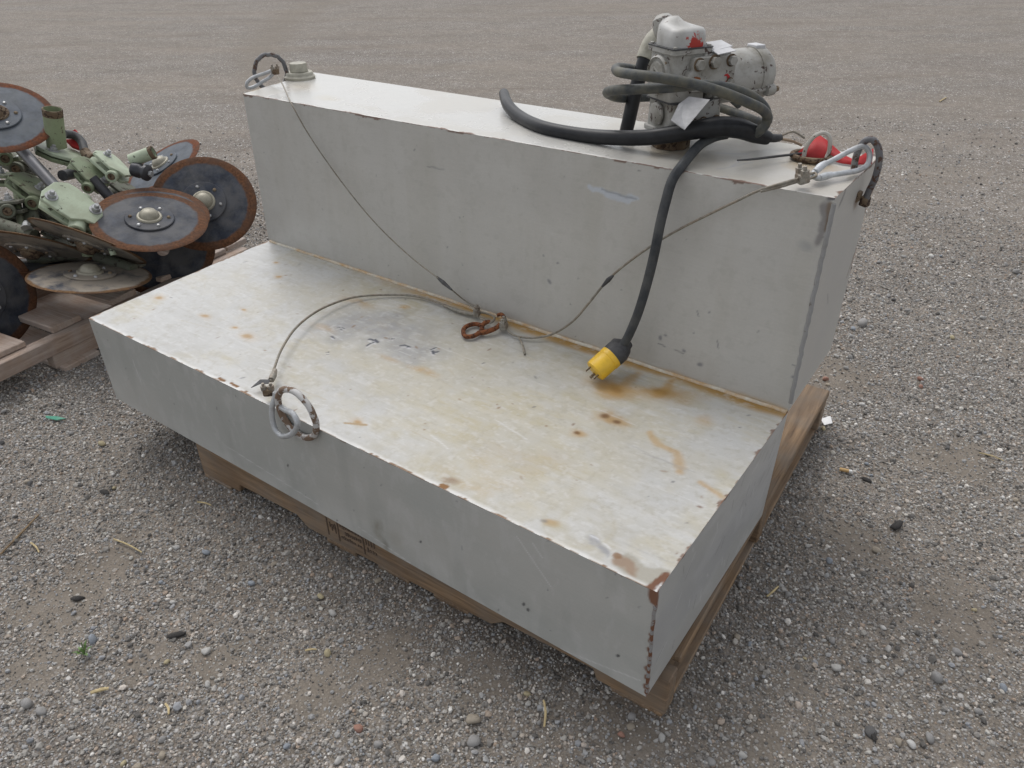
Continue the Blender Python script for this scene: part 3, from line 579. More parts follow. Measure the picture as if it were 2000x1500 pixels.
# lower front face, toned darker so the paint colour carries its shade
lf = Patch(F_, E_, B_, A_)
def FR(p): return ony(p, 0.0)
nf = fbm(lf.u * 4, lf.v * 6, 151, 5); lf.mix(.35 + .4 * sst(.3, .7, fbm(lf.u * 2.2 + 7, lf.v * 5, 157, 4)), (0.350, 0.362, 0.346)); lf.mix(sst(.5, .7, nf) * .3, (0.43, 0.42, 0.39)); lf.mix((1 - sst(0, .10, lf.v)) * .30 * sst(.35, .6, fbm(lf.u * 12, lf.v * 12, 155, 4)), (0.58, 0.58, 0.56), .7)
lf.blob(FR((740, 1035)), .020, (0.22, 0.20, 0.15), .75, 1.6, 1.5, .9, 1.4); lf.blob(FR((752, 1065)), .010, (0.16, 0.15, 0.12), .7, 1.6, 1.5, .9); lf.blob(FR((775, 1060)), .02, (0.30, 0.28, 0.24), .4, 1.5, 1.5, 1)
for _ in range(30):
    X = F_ + (E_ - F_) * random.random() + (A_ - F_) * random.random(); lf.blob(X, random.uniform(.0008, .0022), C_DARK * random.uniform(1, 3), random.uniform(.5, .9), random.uniform(1, 3.5), random.uniform(.6, 2.2), .5, 1.6)
for a0, a1 in [((260, 700), (276, 745)), ((1010, 1048), (1075, 1145)), ((870, 1180), (1250, 1330)), ((760, 1120), (1000, 1250)), ((440, 870), (620, 985)), ((700, 1030), (800, 1100)), ((1040, 1060), (1060, 1090))]:
    lf.line([FR(a0), FR(a1)], .0014, (0.66, 0.66, 0.66), .6, .8, .6)
for a0 in [(1207, 1282), (562, 908), (1022, 1180), (822, 1060), (1030, 1190)]: lf.blob(FR(a0), .003, C_DARK, .9, 1.8, 1.0, .4, 3)
lf.edge(2, .003, .62, 161, C_BROWN, 40, .7); lf.edge(1, .006, .47, 163, C_CHIP, 34, .9)
lf.mix(sst(.0, .004, .012 - (lf.lu - lf.u) + lf.wx * .014) * sst(.0, .006, lf.v - .207 + lf.wy * .03), C_CHIP * 1.2, .85)
lf.mix(sst(.55, .70, fbm(lf.u * 50, lf.v * 22 + 4, 243, 4, .65)) * .30, (0.50, 0.50, 0.49)); lf.mix(sst(.54, .70, fbm(lf.u * 16, lf.v * 3 + 2, 247, 4)) * .30, (0.31, 0.315, 0.295))
# lower right face, evenly darkened: shade held in the paint colour
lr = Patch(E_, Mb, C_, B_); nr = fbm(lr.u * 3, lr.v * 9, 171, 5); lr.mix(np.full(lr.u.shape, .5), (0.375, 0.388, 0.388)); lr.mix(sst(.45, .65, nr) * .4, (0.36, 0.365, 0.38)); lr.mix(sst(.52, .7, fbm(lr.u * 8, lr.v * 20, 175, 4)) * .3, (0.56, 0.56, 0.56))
for _ in range(46):
    X = E_ + (Mb - E_) * random.random() + (B_ - E_) * random.random(); lr.line([X, X + Vector((0, random.uniform(-.01, .03), random.uniform(.008, .03)))], .0014, random.choice([C_DARK * 2, (0.66, 0.66, 0.66)]), .65, .7, 1)
lr.edge(3, .008, .43, 177, C_CHIP, 34, .95); lr.edge(2, .006, .50, 179, C_CHIP, 24, .9); lr.mix(sst(.0, .004, .013 - lr.u + lr.wx * .016) * sst(.0, .006, lr.v - .198 + lr.wy * .03), C_CHIP * 1.2, .85)
for p, r_ in [((1267, 1240), .004), ((1266, 1252), .005), ((1264, 1268), .004), ((1266, 1285), .006), ((1262, 1305), .006), ((1259, 1322), .006), ((1257, 1340), .005), ((1261, 1350), .005)]:
    lf.blob(FR((p[0] + 2, p[1])), r_ * .7, C_CHIP * 1.1, .95, 2.0, 1.5, .4, 3.0); lr.blob(onx((p[0] + 4, p[1]), 1.511), r_ * 1.2, C_CHIP * 1.1, .95, 1.6, 1.4, .4, 2.0)
# hidden faces
ll = Patch(Nb, F_, A_, D_, .02); lb = Patch(Mb, Nb, D_, C_, .02); lo_ = Patch(Nb, Mb, E_, F_, .02)
# upper front face
uf = Patch(D_, C_, H_, G_)
def UF(p): return ony(p, 0.552)
nu_ = fbm(uf.u * 3, uf.v * 3, 181, 5); uf.mix(sst(.5, .7, nu_) * .28, (0.44, 0.43, 0.405)); uf.mix(sst(.5, .72, fbm(uf.u * 10, uf.v * 1.6 + 4, 185, 4)) * .28, (0.40, 0.385, 0.34))
uf.mix(sst(.48, .70, fbm(uf.u * 24, uf.v * 1.1 + 9, 251, 4)) * .22, (0.40, 0.385, 0.345)); uf.mix(sst(.52, .70, fbm(uf.u * 6 + 3, uf.v * 6 + 3, 253, 5, .6)) * .25, (0.53, 0.525, 0.505)); uf.mix(sst(.58, .72, fbm(uf.u * 60, uf.v * 60, 257, 3, .7)) * .2, (0.36, 0.35, 0.32))
uf.line([UF((1160, 372)), UF((1235, 385))], .008, (0.50, 0.54, 0.60), .8, .5, 2.2); uf.line([UF((1175, 370)), UF((1240, 388))], .0025, (0.28, 0.30, 0.33), .8, .6, 2)
uf.line([UF((1608, 410)), UF((1598, 468))], .012, (0.16, 0.15, 0.155), .7, .7, 1.6); uf.line([UF((1620, 405)), UF((1612, 450))], .006, (0.17, 0.12, 0.08), .8, .6, 1.4); uf.blob(UF((1570, 482)), .012, C_GREY, .5, 1.6, 0, .9, 1.6); uf.line([UF((1618, 392)), UF((1628, 392))], .005, C_DARK * 1.6, .9, .5, 2)
for p, r_ in [((1073, 550), .007), ((1367, 712), .007), ((1090, 515), .004), ((898, 425), .003), ((1062, 500), .003), ((1385, 610), .003), ((1355, 650), .003), ((1300, 655), .004), ((1290, 660), .006), ((1335, 685), .005), ((1550, 735), .005)]:
    uf.blob(UF(p), r_ * .75, C_DARK * 3.2, .8, 1.5, random.uniform(0, 3), .6, 2)
for a0, a1 in [((835, 325), (868, 332)), ((1318, 683), (1335, 690)), ((1402, 665), (1404, 680)), ((1362, 608), (1364, 618)), ((1285, 670), (1300, 676)), ((1548, 712), (1556, 716))]: uf.line([UF(a0), UF(a1)], .0016, C_DARK * 2.5, .7, .6, 1.5)
for _ in range(34):
    X = D_ + (C_ - D_) * random.random() + (G_ - D_) * random.random(); uf.blob(X, random.uniform(.0008, .002), C_DARK * random.uniform(1.5, 3), random.uniform(.35, .8), random.uniform(1, 3), random.uniform(0, 3), .5, 1.6)
uf.edge(2, .004, .55, 191, C_CHIP * .9, 30, .8); uf.mix((1 - sst(0, .012, uf.v + (fbm(uf.u * 20, uf.v * 20, 193, 3) - .5) * .01)) * sst(.5, 1.2, uf.u) * .5, C_RUST * 1.1)
# upper deck
ut = Patch(G_, H_, J_, I_); ut.rough[:] = .24
ut.c = ut.c * 0.98; nt2 = fbm(ut.u * 5, ut.v * 7, 201, 5); ut.mix(sst(.52, .7, nt2) * .35, (0.46, 0.43, 0.37), .5); ut.mix(sst(.8, 1.3, ut.u + (nt2 - .5) * .6) * .35, (0.45, 0.415, 0.35), .55)
def UT(p): return onz(p, ZU)
ut.blob(UT((1330, 300)), .06, (0.36, 0.28, 0.17), .55, 1.4, 0, .95, 1.6); ut.blob(UT((1580, 325)), .04, (0.38, 0.28, 0.15), .6, 1.3, 0, .9, 1.6); ut.blob(UT((640, 192)), .03, (0.42, 0.37, 0.27), .5, 1.6, 0, 1, 1.6); ut.blob(UT((590, 170)), .05, (0.50, 0.44, 0.36), .5, 1.4, 0, 1)
for a0, a1 in [((1400, 330), (1470, 318)), ((1430, 325), (1450, 312)), ((1400, 300), (1460, 300)), ((1330, 350), (1420, 345))]: ut.line([UT(a0), UT(a1)], .004, (0.34, 0.34, 0.36), .5, .8, 2)
ut.mix((1 - sst(0, .010, ut.v + (fbm(ut.u * 40, ut.v * 40, 205, 3) - .5) * .009)) * .7, (0.66, 0.65, 0.62), .5); ut.edge(0, .005, .52, 211, C_CHIP * .9, 30, .9); ut.edge(1, .006, .52, 213, C_CHIP * .8, 26, .9); ut.edge(3, .008, .5, 215, (0.40, 0.33, 0.22), 26, .9)  # whitened front edge is a highlight painted in, then chips along the edges
# upper right face
ur = Patch(C_, K_, J_, H_); ur.mix(sst(.5, .7, fbm(ur.u * 6, ur.v * 6, 221, 5)) * .3, (0.42, 0.42, 0.41))
ur.edge(3, .008, .46, 223, (0.24, 0.24, 0.24), 30, .8); ur.edge(2, .006, .5, 225, C_CHIP * .8, 26, .8); ur.edge(1, .004, .52, 227, C_CHIP, 26, .9)
def UR(p): return onx(p, 1.51)
ur.blob(UR((1675, 385)), .016, C_CHIP * .9, .8, 1.2, 1.2, .8, 1.8); ur.line([UR((1650, 380)), UR((1640, 400))], .008, C_DARK * 2, .7, .8, 1.8); ur.line([UR((1617, 575)), UR((1618, 592))], .0018, C_DARK * 2, .8, .6); ur.line([UR((1668, 500)), UR((1655, 540))], .004, C_CHIP, .7, .6)
ul = Patch(O_, D_, G_, I_, .02); ub = Patch(K_, O_, I_, J_, .02); uo = Patch(O_, K_, C_, D_, .02)
tank = thing('fuel_tank', 'long L-shaped grey painted steel transfer tank with rust-stained lower deck', 'tank', Vector((0.75, 0.3, ZB)))
inv = tank.matrix_world.inverted() if False else Matrix.Translation(-Vector((0.75, 0.3, ZB)))
def adopt(o, root):
    """parent to root, keeping the world-space mesh where it is"""
    bpy.context.view_layer.update(); o.parent = root; o.matrix_parent_inverse = root.matrix_world.inverted(); return o
bpy.context.view_layer.update()
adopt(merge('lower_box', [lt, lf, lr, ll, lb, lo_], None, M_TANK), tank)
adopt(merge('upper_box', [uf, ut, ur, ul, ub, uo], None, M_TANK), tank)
def part(mb, name, mat, root, **kw): return adopt(mb.build(name, mat, None, **kw), root)
def wob(a, b, n, j): return [a + (b - a) * (k / n) + Vector([random.uniform(-j, j) for _ in range(3)]) for k in range(n + 1)]
part(MB().tube(wob(C_ + Vector((0, .002, .02)), H_ + Vector((0, 0, -.01)), 40, .0008), .0042, 8, sub=2), 'corner_bead', M_BEAD, tank)  # dark grey bead stands in for the shading of the rounded corner
part(MB().tube(wob(D_ + Vector((.01, -.003, .001)), C_ + Vector((-.002, -.003, .001)), 60, .0008), .0042, 8, sub=2), 'corner_bead', M_CAULK, tank)
part(MB().tube(wob(E_ + Vector((-.001, .001, .01)), B_ + Vector((-.001, .001, -.03)), 24, .0006), .0030, 8, sub=2), 'corner_bead', M_BEADR, tank)
# lifting rings welded flat against the faces
def ring_in(c, ux, uy, Rr, r, sx=1.0, bumpy=0):
    M = Matrix((ux.normalized(), uy.normalized(), ux.cross(uy).normalized())).transposed().to_4x4(); M.translation = c
    n = 40; P = []
    for k in range(n):
        a = 2 * math.pi * k / n; q = Rr * (1 + random.uniform(-bumpy, bumpy)); P.append((q * sx * math.cos(a), q * math.sin(a), random.uniform(-bumpy, bumpy) * Rr))
    return MB().tube(P, r, 10, True, 2, True, M)
RF = ony((580, 808), -0.009)
o = part(ring_in(RF, Vector((1, 0, 0)), Vector((0, 0, 1)), .052, .0064, 1.0, .01), 'lifting_ring', M_RINGS, tank); o['label'] = 'ring with flaking white paint on the front edge'
RR = Vector((1.519, 0.735, ZU + 0.012))
X, Y_, Z_ = Vector((0, 1, 0)), Vector((0, 0, 1)), Vector((1, 0, 0))
Mr = Matrix((X, Y_, Z_)).transposed().to_4x4(); Mr.translation = RR
LY = .727
loop_px = [(1673, 384), (1668, 345), (1671, 310), (1684, 281), (1702, 272), (1715, 288), (1717, 315), (1709, 348), (1696, 376), (1690, 392)]
o = part(MB().tube([ony(p, LY + .012 * k / 9) for k, p in enumerate(loop_px)], .0060, 12, sub=4), 'lifting_ring', M_RINGD, tank); o['label'] = 'dark steel lifting loop on the right end'
part(MB().box(tuple(ony(loop_px[0], LY)), (.016, .02, .02), None, .003), 'weld_pad', M_RUSTD, tank, bevel=.003)
part(MB().box(tuple(ony(loop_px[-1], LY + .012)), (.014, .018, .018), None, .003), 'weld_pad', M_RUSTD, tank, bevel=.003)
RL = Vector((-0.045, 0.690, ZU + 0.024))
o = part(ring_in(RL, Vector((.35, 1, 0)), Vector((0, 0, 1)), .045, .0055, 1.0, .03), 'lifting_ring', M_RINGD, tank); o['label'] = 'dark ring with flaking paint on the left end'
# hexagonal filler plug
FP = onz((586, 153), ZU)
fpM = Matrix.Translation(FP) @ Matrix.Rotation(R(20), 4, 'Z')
part(MB().lathe([(.042, 0), (.043, .006), (.038, .011), (.038, .014), (.035, .018)], 32, fpM), 'filler_collar', M_CAP, tank)
part(MB().prism(hexa(.026, .3, 8), .018, .041, fpM, .93), 'filler_plug', M_CAP, tank, bevel=.002)
# small fill neck with bail
BB = onz((1583, 312), ZU)
part(MB().tube([BB + Vector((.034 * math.cos(a), .030 * math.sin(a), .007)) for a in [2 * math.pi * k / 16 for k in range(16)]], .0052, 8, True), 'fill_neck_rim', M_RUSTD, tank)
part(MB().lathe([(.029, 0), (.030, .004), (.020, .006)], 24, Matrix.Translation(BB)), 'fill_neck_cap', M_RUSTD, tank)
bail = MB().tube([BB + Vector(q_) for q_ in [(-.010, -.012, .008), (-.009, -.010, .026), (.000, -.004, .044), (.013, .004, .050), (.024, .008, .042), (.028, .008, .020), (.026, .004, .006)]], .0040, 8)
part(bail, 'fill_neck_bail', painted('dirty_bail_paint', (0.50, 0.48, 0.44), (0.13, 0.09, 0.06), 0.42, 0.6, 60, (0.22, 0.17, 0.12), 0.7, 0.5), tank)

# ------------------------------------------------------------------ pallets
def plank(name, root, L, W, H, M, mat, jit=.0015, outline=None):
    mb = MB()
    if outline: mb.prism(outline, -W / 2, W / 2, Matrix.Rotation(R(90), 4, 'X'))
    else: mb.box((0, 0, 0), (L, W, H), None, jit)
    o = mb.build(name, mat, None, 0, .0022, 1); o.parent = root; o.matrix_local = M; return o
c0, a0 = PAL1
pallet = thing('wooden_pallet', 'worn brown notched stringer pallet underneath the grey tank', 'pallet', Matrix.Translation(Vector((c0.x, c0.y, 0))) @ Matrix.Rotation(a0, 4, 'Z'))
PL, PW, ST, DT = 1.219, 1.016, 0.089, 0.0155
Hs = ZB - 0.006 - DT                        # top of stringers
def stringer_outline(L, h):
    x0, n0, nl, nh = -L / 2, .132, .229, .024
    pts = [(x0, -h / 2), (x0 + n0, -h / 2), (x0 + n0 + .008, -h / 2 + nh), (x0 + n0 + nl - .03, -h / 2 + nh), (x0 + n0 + nl, -h / 2)]
    q = [(-x, y) for x, y in reversed(pts)]
    return pts + q + [(L / 2, h / 2), (-L / 2, h / 2)]
for k, y in enumerate((.019, PW / 2, PW - .019)):
    plank('stringer', pallet, PL, .038, ST, Matrix.Translation((PL / 2, y, Hs - ST / 2)), M_WOOD, 0, stringer_outline(PL, ST))
xs = [.06, .245, .425, .61, .795, .975, 1.16]
for k, x in enumerate(xs):
    wd = .12 if k in (0, 6) else .088
    plank('deck_board', pallet, PW - (.045 if k == 6 else 0), wd, DT, Matrix.Translation((x, PW / 2 + (.022 if k == 6 else 0), Hs + DT / 2)) @ Matrix.Rotation(R(90 + random.uniform(-.4, .4)), 4, 'Z'), M_WOOD)
for x, wd in ((.05, .098), (.46, .088), (.61, .088), (.76, .088), (1.165, .098)):
    plank('bottom_board', pallet, PW, wd, Hs - ST + .003, Matrix.Translation((x, PW / 2, (Hs - ST) / 2 - .001)) @ Matrix.Rotation(R(90), 4, 'Z'), M_WOOD)
# stamp on the front stringer
M_INK = plain('stamp_ink', (0.12, 0.085, 0.062), 0.85, 0.0, 0.2, 60, 0)
st = MB()
def ink(x, z, wx, wz): st.box((x, -.0012, z), (wx, .001, wz))
sx0 = .43; zc = Hs - ST / 2
for x_, h_ in ((0, .05), (.032, .056), (.105, .056)): ink(sx0 + x_, zc - .002, .0026, h_)
for k in range(4): ink(sx0 + .009 + .005 * k, zc + .004 + random.uniform(-.004, .004), .0022, random.uniform(.012, .028))
for row, (zz, hh) in enumerate(((.018, .009), (.002, .010), (-.014, .009))):
    x_ = sx0 + .039
    while x_ < sx0 + .098:
        ww = random.uniform(.002, .0065)
        if random.random() < .8: ink(x_ + ww / 2, zc + zz + random.uniform(-.001, .001), ww, hh * random.uniform(.5, 1))
        x_ += ww + .0022
for k in range(4): ink(sx0 + .113 + .0075 * k, zc + .012, .0022, .019); ink(sx0 + .116 + .0075 * k, zc - .012, random.uniform(.002, .005), random.uniform(.006, .014))
so_ = st.build('stamp', M_INK, None, 0); so_.parent = pallet

EDGE2 = (onz((0, 712), ZB - .016), onz((170, 632), ZB - .016))
e0, e1 = EDGE2; ang2 = math.atan2((e1 - e0).y, (e1 - e0).x) - math.pi / 2
P2 = thing('wooden_pallet', 'lighter wooden pallet carrying the pile of discs, left of the tank', 'pallet', Matrix.Translation(Vector((e0.x, e0.y, 0))) @ Matrix.Rotation(ang2, 4, 'Z'))
# local x to the right (0 = outer face of the right beam), local y along the beam
def Q2(px_, z): return P2.matrix_world.inverted() @ onz(px_, z)
bpy.context.view_layer.update()
top2 = ZB - .016
plank('side_beam', P2, 1.22, .040, .048, Matrix.Translation((-.020, .34, top2 - .024)) @ Matrix.Rotation(R(90), 4, 'Z'), M_WOOD2)
ys = Q2((100, 712), .02).y
plank('side_beam', P2, 1.0, .040, .046, Matrix.Translation((-.022, ys + .5, top2 - .0725)) @ Matrix.Rotation(R(90), 4, 'Z'), M_WOOD2)
for x in (-.52, -1.02):
    plank('inner_beam', P2, 1.22, .040, .095, Matrix.Translation((x, .34, top2 - .048)) @ Matrix.Rotation(R(90), 4, 'Z'), M_WOOD2)
for y in (-.20, -.095, .045, .235, .43, .625, .82, .93):
    plank('deck_board', P2, 1.03, .098, .019, Matrix.Translation((-.035 - .515 + random.uniform(-.004, .004), y, top2 + .0097)) @ Matrix.Rotation(R(random.uniform(-1.2, 1.2)), 4, 'Z'), M_WOOD2)
for y in (ys + .07, .45, .86):
    plank('bottom_board', P2, 1.04, .12, .018, Matrix.Translation((-.50, y, .0075)), M_WOOD2)

# ------------------------------------------------------------------ pump on the tank
PO = Vector((1.151, 0.694, ZU)); PM = Matrix.Translation(PO) @ Matrix.Rotation(R(60), 4, 'Z')
pump = thing('transfer_pump', 'grey cast fuel pump with motor barrel, red paint smears and domed cover', 'pump', PM)
def pp(mb, name, mat=M_PUMP, parent=None, **kw):
    o = mb.build(name, mat, parent or pump, **kw); return o
def rrect(w, h, r, n=5, cx=0, cy=0):
    out = []
    for sx, sy, a0_ in ((1, 1, 0), (-1, 1, 90), (-1, -1, 180), (1, -1, 270)):
        for k in range(n): a = R(a0_ + 90 * k / (n - 1)); out.append((cx + sx * (w / 2 - r) + r * math.cos(a), cy + sy * (h / 2 - r) + r * math.sin(a)))
    return out
RX = lambda d_: Matrix.Rotation(R(d_), 4, 'X'); RY = lambda d_: Matrix.Rotation(R(d_), 4, 'Y'); RZ = lambda d_: Matrix.Rotation(R(d_), 4, 'Z'); TT = lambda *a: Matrix.Translation(Vector(a))
pp(MB().prism(hexa(.038, .2, 8), 0, .018).lathe([(.028, .018), (.028, .034)], 24), 'base_fitting', M_RUSTD, bevel=.002)
pp(MB().prism(rrect(.120, .088, .012, 5, .024, 0), .030, .090, None, .96), 'lower_body', bevel=.003)
pp(MB().prism(rrect(.100, .090, .010, 5, .010, 0), .0895, .0925), 'gasket', M_TAPE)
pp(MB().prism(rrect(.090, .090, .008), .1838, .1856), 'gasket', M_TAPE)
pp(MB().prism(rrect(.132, .098, .014, 5, .026, 0), .030, .040), 'lower_flange', bevel=.002)
pp(MB().prism(rrect(.078, .078, .008), .090, .176), 'body', bevel=.002)
pp(MB().prism(rrect(.088, .088, .008), .174, .184), 'top_flange', bevel=.0015)
# domed cover with a hump at the back left
dm = MB(); n = 28; prof = [(1.0, 0), (1.0, .016), (.96, .026), (.86, .031), (.62, .033), (.25, .034)]; vs = []; fs = []
for sc2, z in prof:
    for (x, y) in rrect(.074, .076, .020, 7):
        hump = math.exp(-(((x + .006) / .030) ** 2 + ((y - .030) / .022) ** 2)); hump2 = math.exp(-(((x - .012) / .028) ** 2 + ((y + .012) / .026) ** 2))
        vs.append((x * sc2, y * sc2, .184 + z * (1.0 + .60 * hump + .05 * hump2)))
nn_ = 28
for i in range(len(prof) - 1):
    for k in range(nn_): fs.append((i * nn_ + k, i * nn_ + (k + 1) % nn_, (i + 1) * nn_ + (k + 1) % nn_, (i + 1) * nn_ + k))
fs.append(tuple(range((len(prof) - 1) * nn_, len(prof) * nn_)))
cover = pp(dm.add(vs, fs), 'domed_cover', M_PUMPRED, smooth=60); cover['label'] = 'domed cover smeared with red paint'
pp(MB().lathe([(.017, 0), (.021, .02), (.020, .034), (.012, .042)], 20, TT(-.010, .034, .192) @ RX(-25)), 'cover_hump', M_PUMP)
def bolt_head(M, r=.006, h=.005, mat=M_PUMP, parent=None, name='bolt', washer=False):
    mb = MB().prism(hexa(r), 0, h, M)
    return mb.build(name, mat, parent or pump, 0, .0006, 1)
for sx in (-1, 1):
    for sy in (-1, 1): bolt_head(TT(sx * .037, sy * .037, .184), .0045, .005, M_PUMP, None, 'screw')
# round cover on the left face
RCm = TT(-.039, .0, .137) @ RY(-90)
rc = pp(MB().lathe([(.034, 0), (.034, .007), (.031, .010), (.028, .006), (.024, .006), (.022, .010)], 36, RCm), 'round_cover', M_PUMP)
tri = MB()
for k in range(3):
    a, b = R(90 + 120 * k), R(210 + 120 * k); tri.tube([(.015 * math.cos(a), .015 * math.sin(a), .0102), (.015 * math.cos(b), .015 * math.sin(b), .0102)], .0020, 6, smooth=False, M=RCm @ RZ(180))
tri.build('triangle_mark', M_PUMP, rc)
for k in range(6): a = R(60 * k + 15); bolt_head(RCm @ TT(.0315 * math.cos(a), .0315 * math.sin(a), .004), .0035, .004, M_RUSTD, rc, 'screw')
pp(MB().lathe([(.021, 0), (.021, .004), (.018, .006)], 24, TT(-.0385, .0, .066) @ RY(-90)), 'lower_cover')
for k in range(4): a = R(90 * k + 45); bolt_head(TT(-.0385, .019 * math.cos(a), .066 + .019 * math.sin(a)) @ RY(-90), .004, .005)
# bolted plate on the right face
plate = pp(MB().prism(rrect(.096, .060, .006), 0, .014, TT(.044, -.038, .140) @ RX(90)), 'bolted_plate', bevel=.0015)
for x, z, r_ in ((.008, .158, .0095), (.042, .160, .0105), (.080, .160, .009), (.082, .122, .0065)):
    bolt_head(TT(x, -.052, z) @ RX(90), r_, .009, M_PUMP, plate); MB().lathe([(r_ * 1.25, 0), (r_ * 1.25, .0014)], 20, TT(x, -.052, z) @ RX(90)).build('washer', M_RUSTD, plate)
pp(MB().lathe([(.013, 0), (.013, .012), (.009, .014)], 20, TT(-.002, -.040, .135) @ RX(90)), 'boss')
bolt_head(TT(.002, -.054, .133) @ RX(90), .006, .010, M_RUST)
pp(MB().prism([(.030, -.02), (.036, -.018), (.037, -.008), (.031, -.003), (.025, -.004), (.024, -.007), (.029, -.007), (.032, -.010), (.031, -.015), (.028, -.016)], .0142, .0148, TT(.044, -.038, .140) @ RX(90)), 'red_mark', M_RED, smooth=0)
pp(MB().box((.055, -.015, .160), (.060, .060, .030)), 'junction_box', bevel=.004)
tabm = MB()
for x0, x1, y0, zz in ((.040, .078, -.050, .177), (.046, .082, -.034, .182)):
    tabm.add([(x0, y0 - .012, zz - .004), (x1, y0 - .014, zz), (x1 - .004, y0 + .016, zz + .007), (x0 - .002, y0 + .018, zz + .005), (x0, y0 - .012, zz - .0025), (x1, y0 - .014, zz + .0015), (x1 - .004, y0 + .016, zz + .0085), (x0 - .002, y0 + .018, zz + .0065)], [(0, 3, 2, 1), (4, 5, 6, 7), (0, 1, 5, 4), (1, 2, 6, 5), (2, 3, 7, 6), (3, 0, 4, 7)])
pp(tabm, 'peeling_tab', M_TAGP, smooth=0)
# motor barrel
MM = TT(.046, .004, .119) @ RY(90)
pp(MB().lathe([(.044, 0), (.0485, .004), (.0485, .126)], 40, MM, True, False), 'motor_barrel')
pp(MB().lathe([(.0500, .124), (.0510, .130), (.0500, .148), (.043, .158), (.030, .162), (.012, .163)], 40, MM, True, True), 'motor_end_cap')
for sx, sy in ((1, 1), (-1, -1)):
    a = R(-62 if sx > 0 else 118); cx, cy = .050 * math.cos(a), .050 * math.sin(a)
    # motor frame: local X of MM points down, Y along pump Y
    rod = pp(MB().tube([(cx * .98 * sx * sx, cy, .012), (cx * .98, cy, .150)], .0040, 10, smooth=False, M=MM), 'tie_rod', M_PUMP)
    MB().lathe([(.010, .136), (.012, .140), (.011, .154), (.006, .158)], 16, MM @ TT(cx * 1.02, cy * 1.02, 0)).build('lug', M_PUMP, rod)
    MB().prism(hexa(.0055), .158, .166, MM @ TT(cx * 1.02, cy * 1.02, 0)).build('nut', M_RUSTD, rod, 0)
pp(MB().box((-.050, 0, .136), (.008, .030, .022), MM), 'end_cap_clip', M_TAGP, bevel=.002)
# lower flange bolts
for x in (.004, .036, .066):
    bolt_head(TT(x, -.046, .052) @ RX(90), .0085, .009); MB().lathe([(.0105, 0), (.0105, .0014)], 20, TT(x, -.046, .052) @ RX(90)).build('washer', M_RUSTD, pump)
# outlet spout at the back
bpy.context.view_layer.update(); pinv = pump.matrix_world.inverted()
spout = [at((1292, 66), 1.545), at((1275, 82), 1.55), at((1263, 103), 1.555), at((1258, 116), 1.557)]
pp(MB().tube([pinv @ p for p in spout], [.020, .019, .0175, .0165], 18), 'outlet_spout', M_CAP)
# bent name plate hanging at the front
bp_ = MB()
q_ = [(-.055, -.052, .078), (-.012, -.074, .050), (.000, -.060, .086), (-.038, -.044, .112)]
NPz = 1.30
def slab(mb, P, th):
    P = [Vector(p) for p in P]; nrm = (P[1] - P[0]).cross(P[-1] - P[0]).normalized() * th; n = len(P)
    return mb.add([tuple(p) for p in P] + [tuple(p + nrm) for p in P], [tuple(reversed(range(n))), tuple(range(n, 2 * n))] + [(k, (k + 1) % n, n + (k + 1) % n, n + k) for k in range(n)])
pl_px = [((1310, 236), 1.375), ((1337, 254), 1.365), ((1386, 196), 1.385), ((1345, 190), 1.405), ((1325, 205), 1.40)]
bpy.context.view_layer.update(); pinv = pump.matrix_world.inverted()
slab(bp_, [pinv @ at(p, d_) for p, d_ in pl_px], .0018)
pp(bp_, 'bent_plate', plain('scuffed_sheet_metal', (0.44, 0.44, 0.45), 0.45, 0.0, 0.15, 60, 0.1, (0.20, 0.20, 0.21), 0.4), smooth=0)

# delivery hose stub from the spout down behind the tank
hz = [at((1264, 100), 1.556), at((1256, 125), 1.56), at((1246, 160), 1.57), at((1236, 200), 1.585), at((1228, 236), 1.60), at((1222, 265), 1.625), at((1216, 330), 1.70)]
tag(MB().tube(hz, .0145, 16).build('black_hose', M_RUBBER), 'thick black hose hanging from the pump spout down behind the tank', 'hose')

# loose black hose lying over the deck
hd = [((985, 186), None), ]
hp = [at((984, 182), 1.80), at((992, 205), 1.74), at((1015, 228), 1.68), at((1060, 249), 1.60), at((1130, 263), 1.545), at((1200, 269), 1.50), at((1270, 268), 1.455), at((1335, 258), 1.425), at((1395, 248), 1.415), at((1440, 250), 1.43), at((1475, 262), 1.45), at((1500, 270), 1.462)]
hose = thing('rubber_hose', 'thick loose black rubber hose lying across the tank top beneath the pump', 'hose', hp[5])
bpy.context.view_layer.update()
part(MB().tube(hp, [.0115, .0135, .0140, .0140, .0142, .0145, .0150, .0165, .0185, .0190, .0165, .0125], 18), 'tube', M_RUBBER, hose)
core = MB().tube([hp[-1] - Vector((.01, 0, 0)), at((1515, 270), 1.467), at((1525, 268), 1.47)], [.009, .008, .006], 10); part(core, 'cable_core', M_TAPE, hose)
part(MB().tube([at((1520, 268), 1.469), at((1533, 262), 1.473), at((1548, 257), 1.475), at((1560, 262), 1.475), at((1572, 270), 1.475)], .0022, 7), 'wire', M_ROPE, hose)
part(MB().tube([at((1528, 272), 1.469), at((1548, 276), 1.474), at((1566, 284), 1.478)], .0026, 7), 'wire', plain('tan_wire', (0.30, 0.22, 0.15), .6, 0, .2, 60, 0), hose)

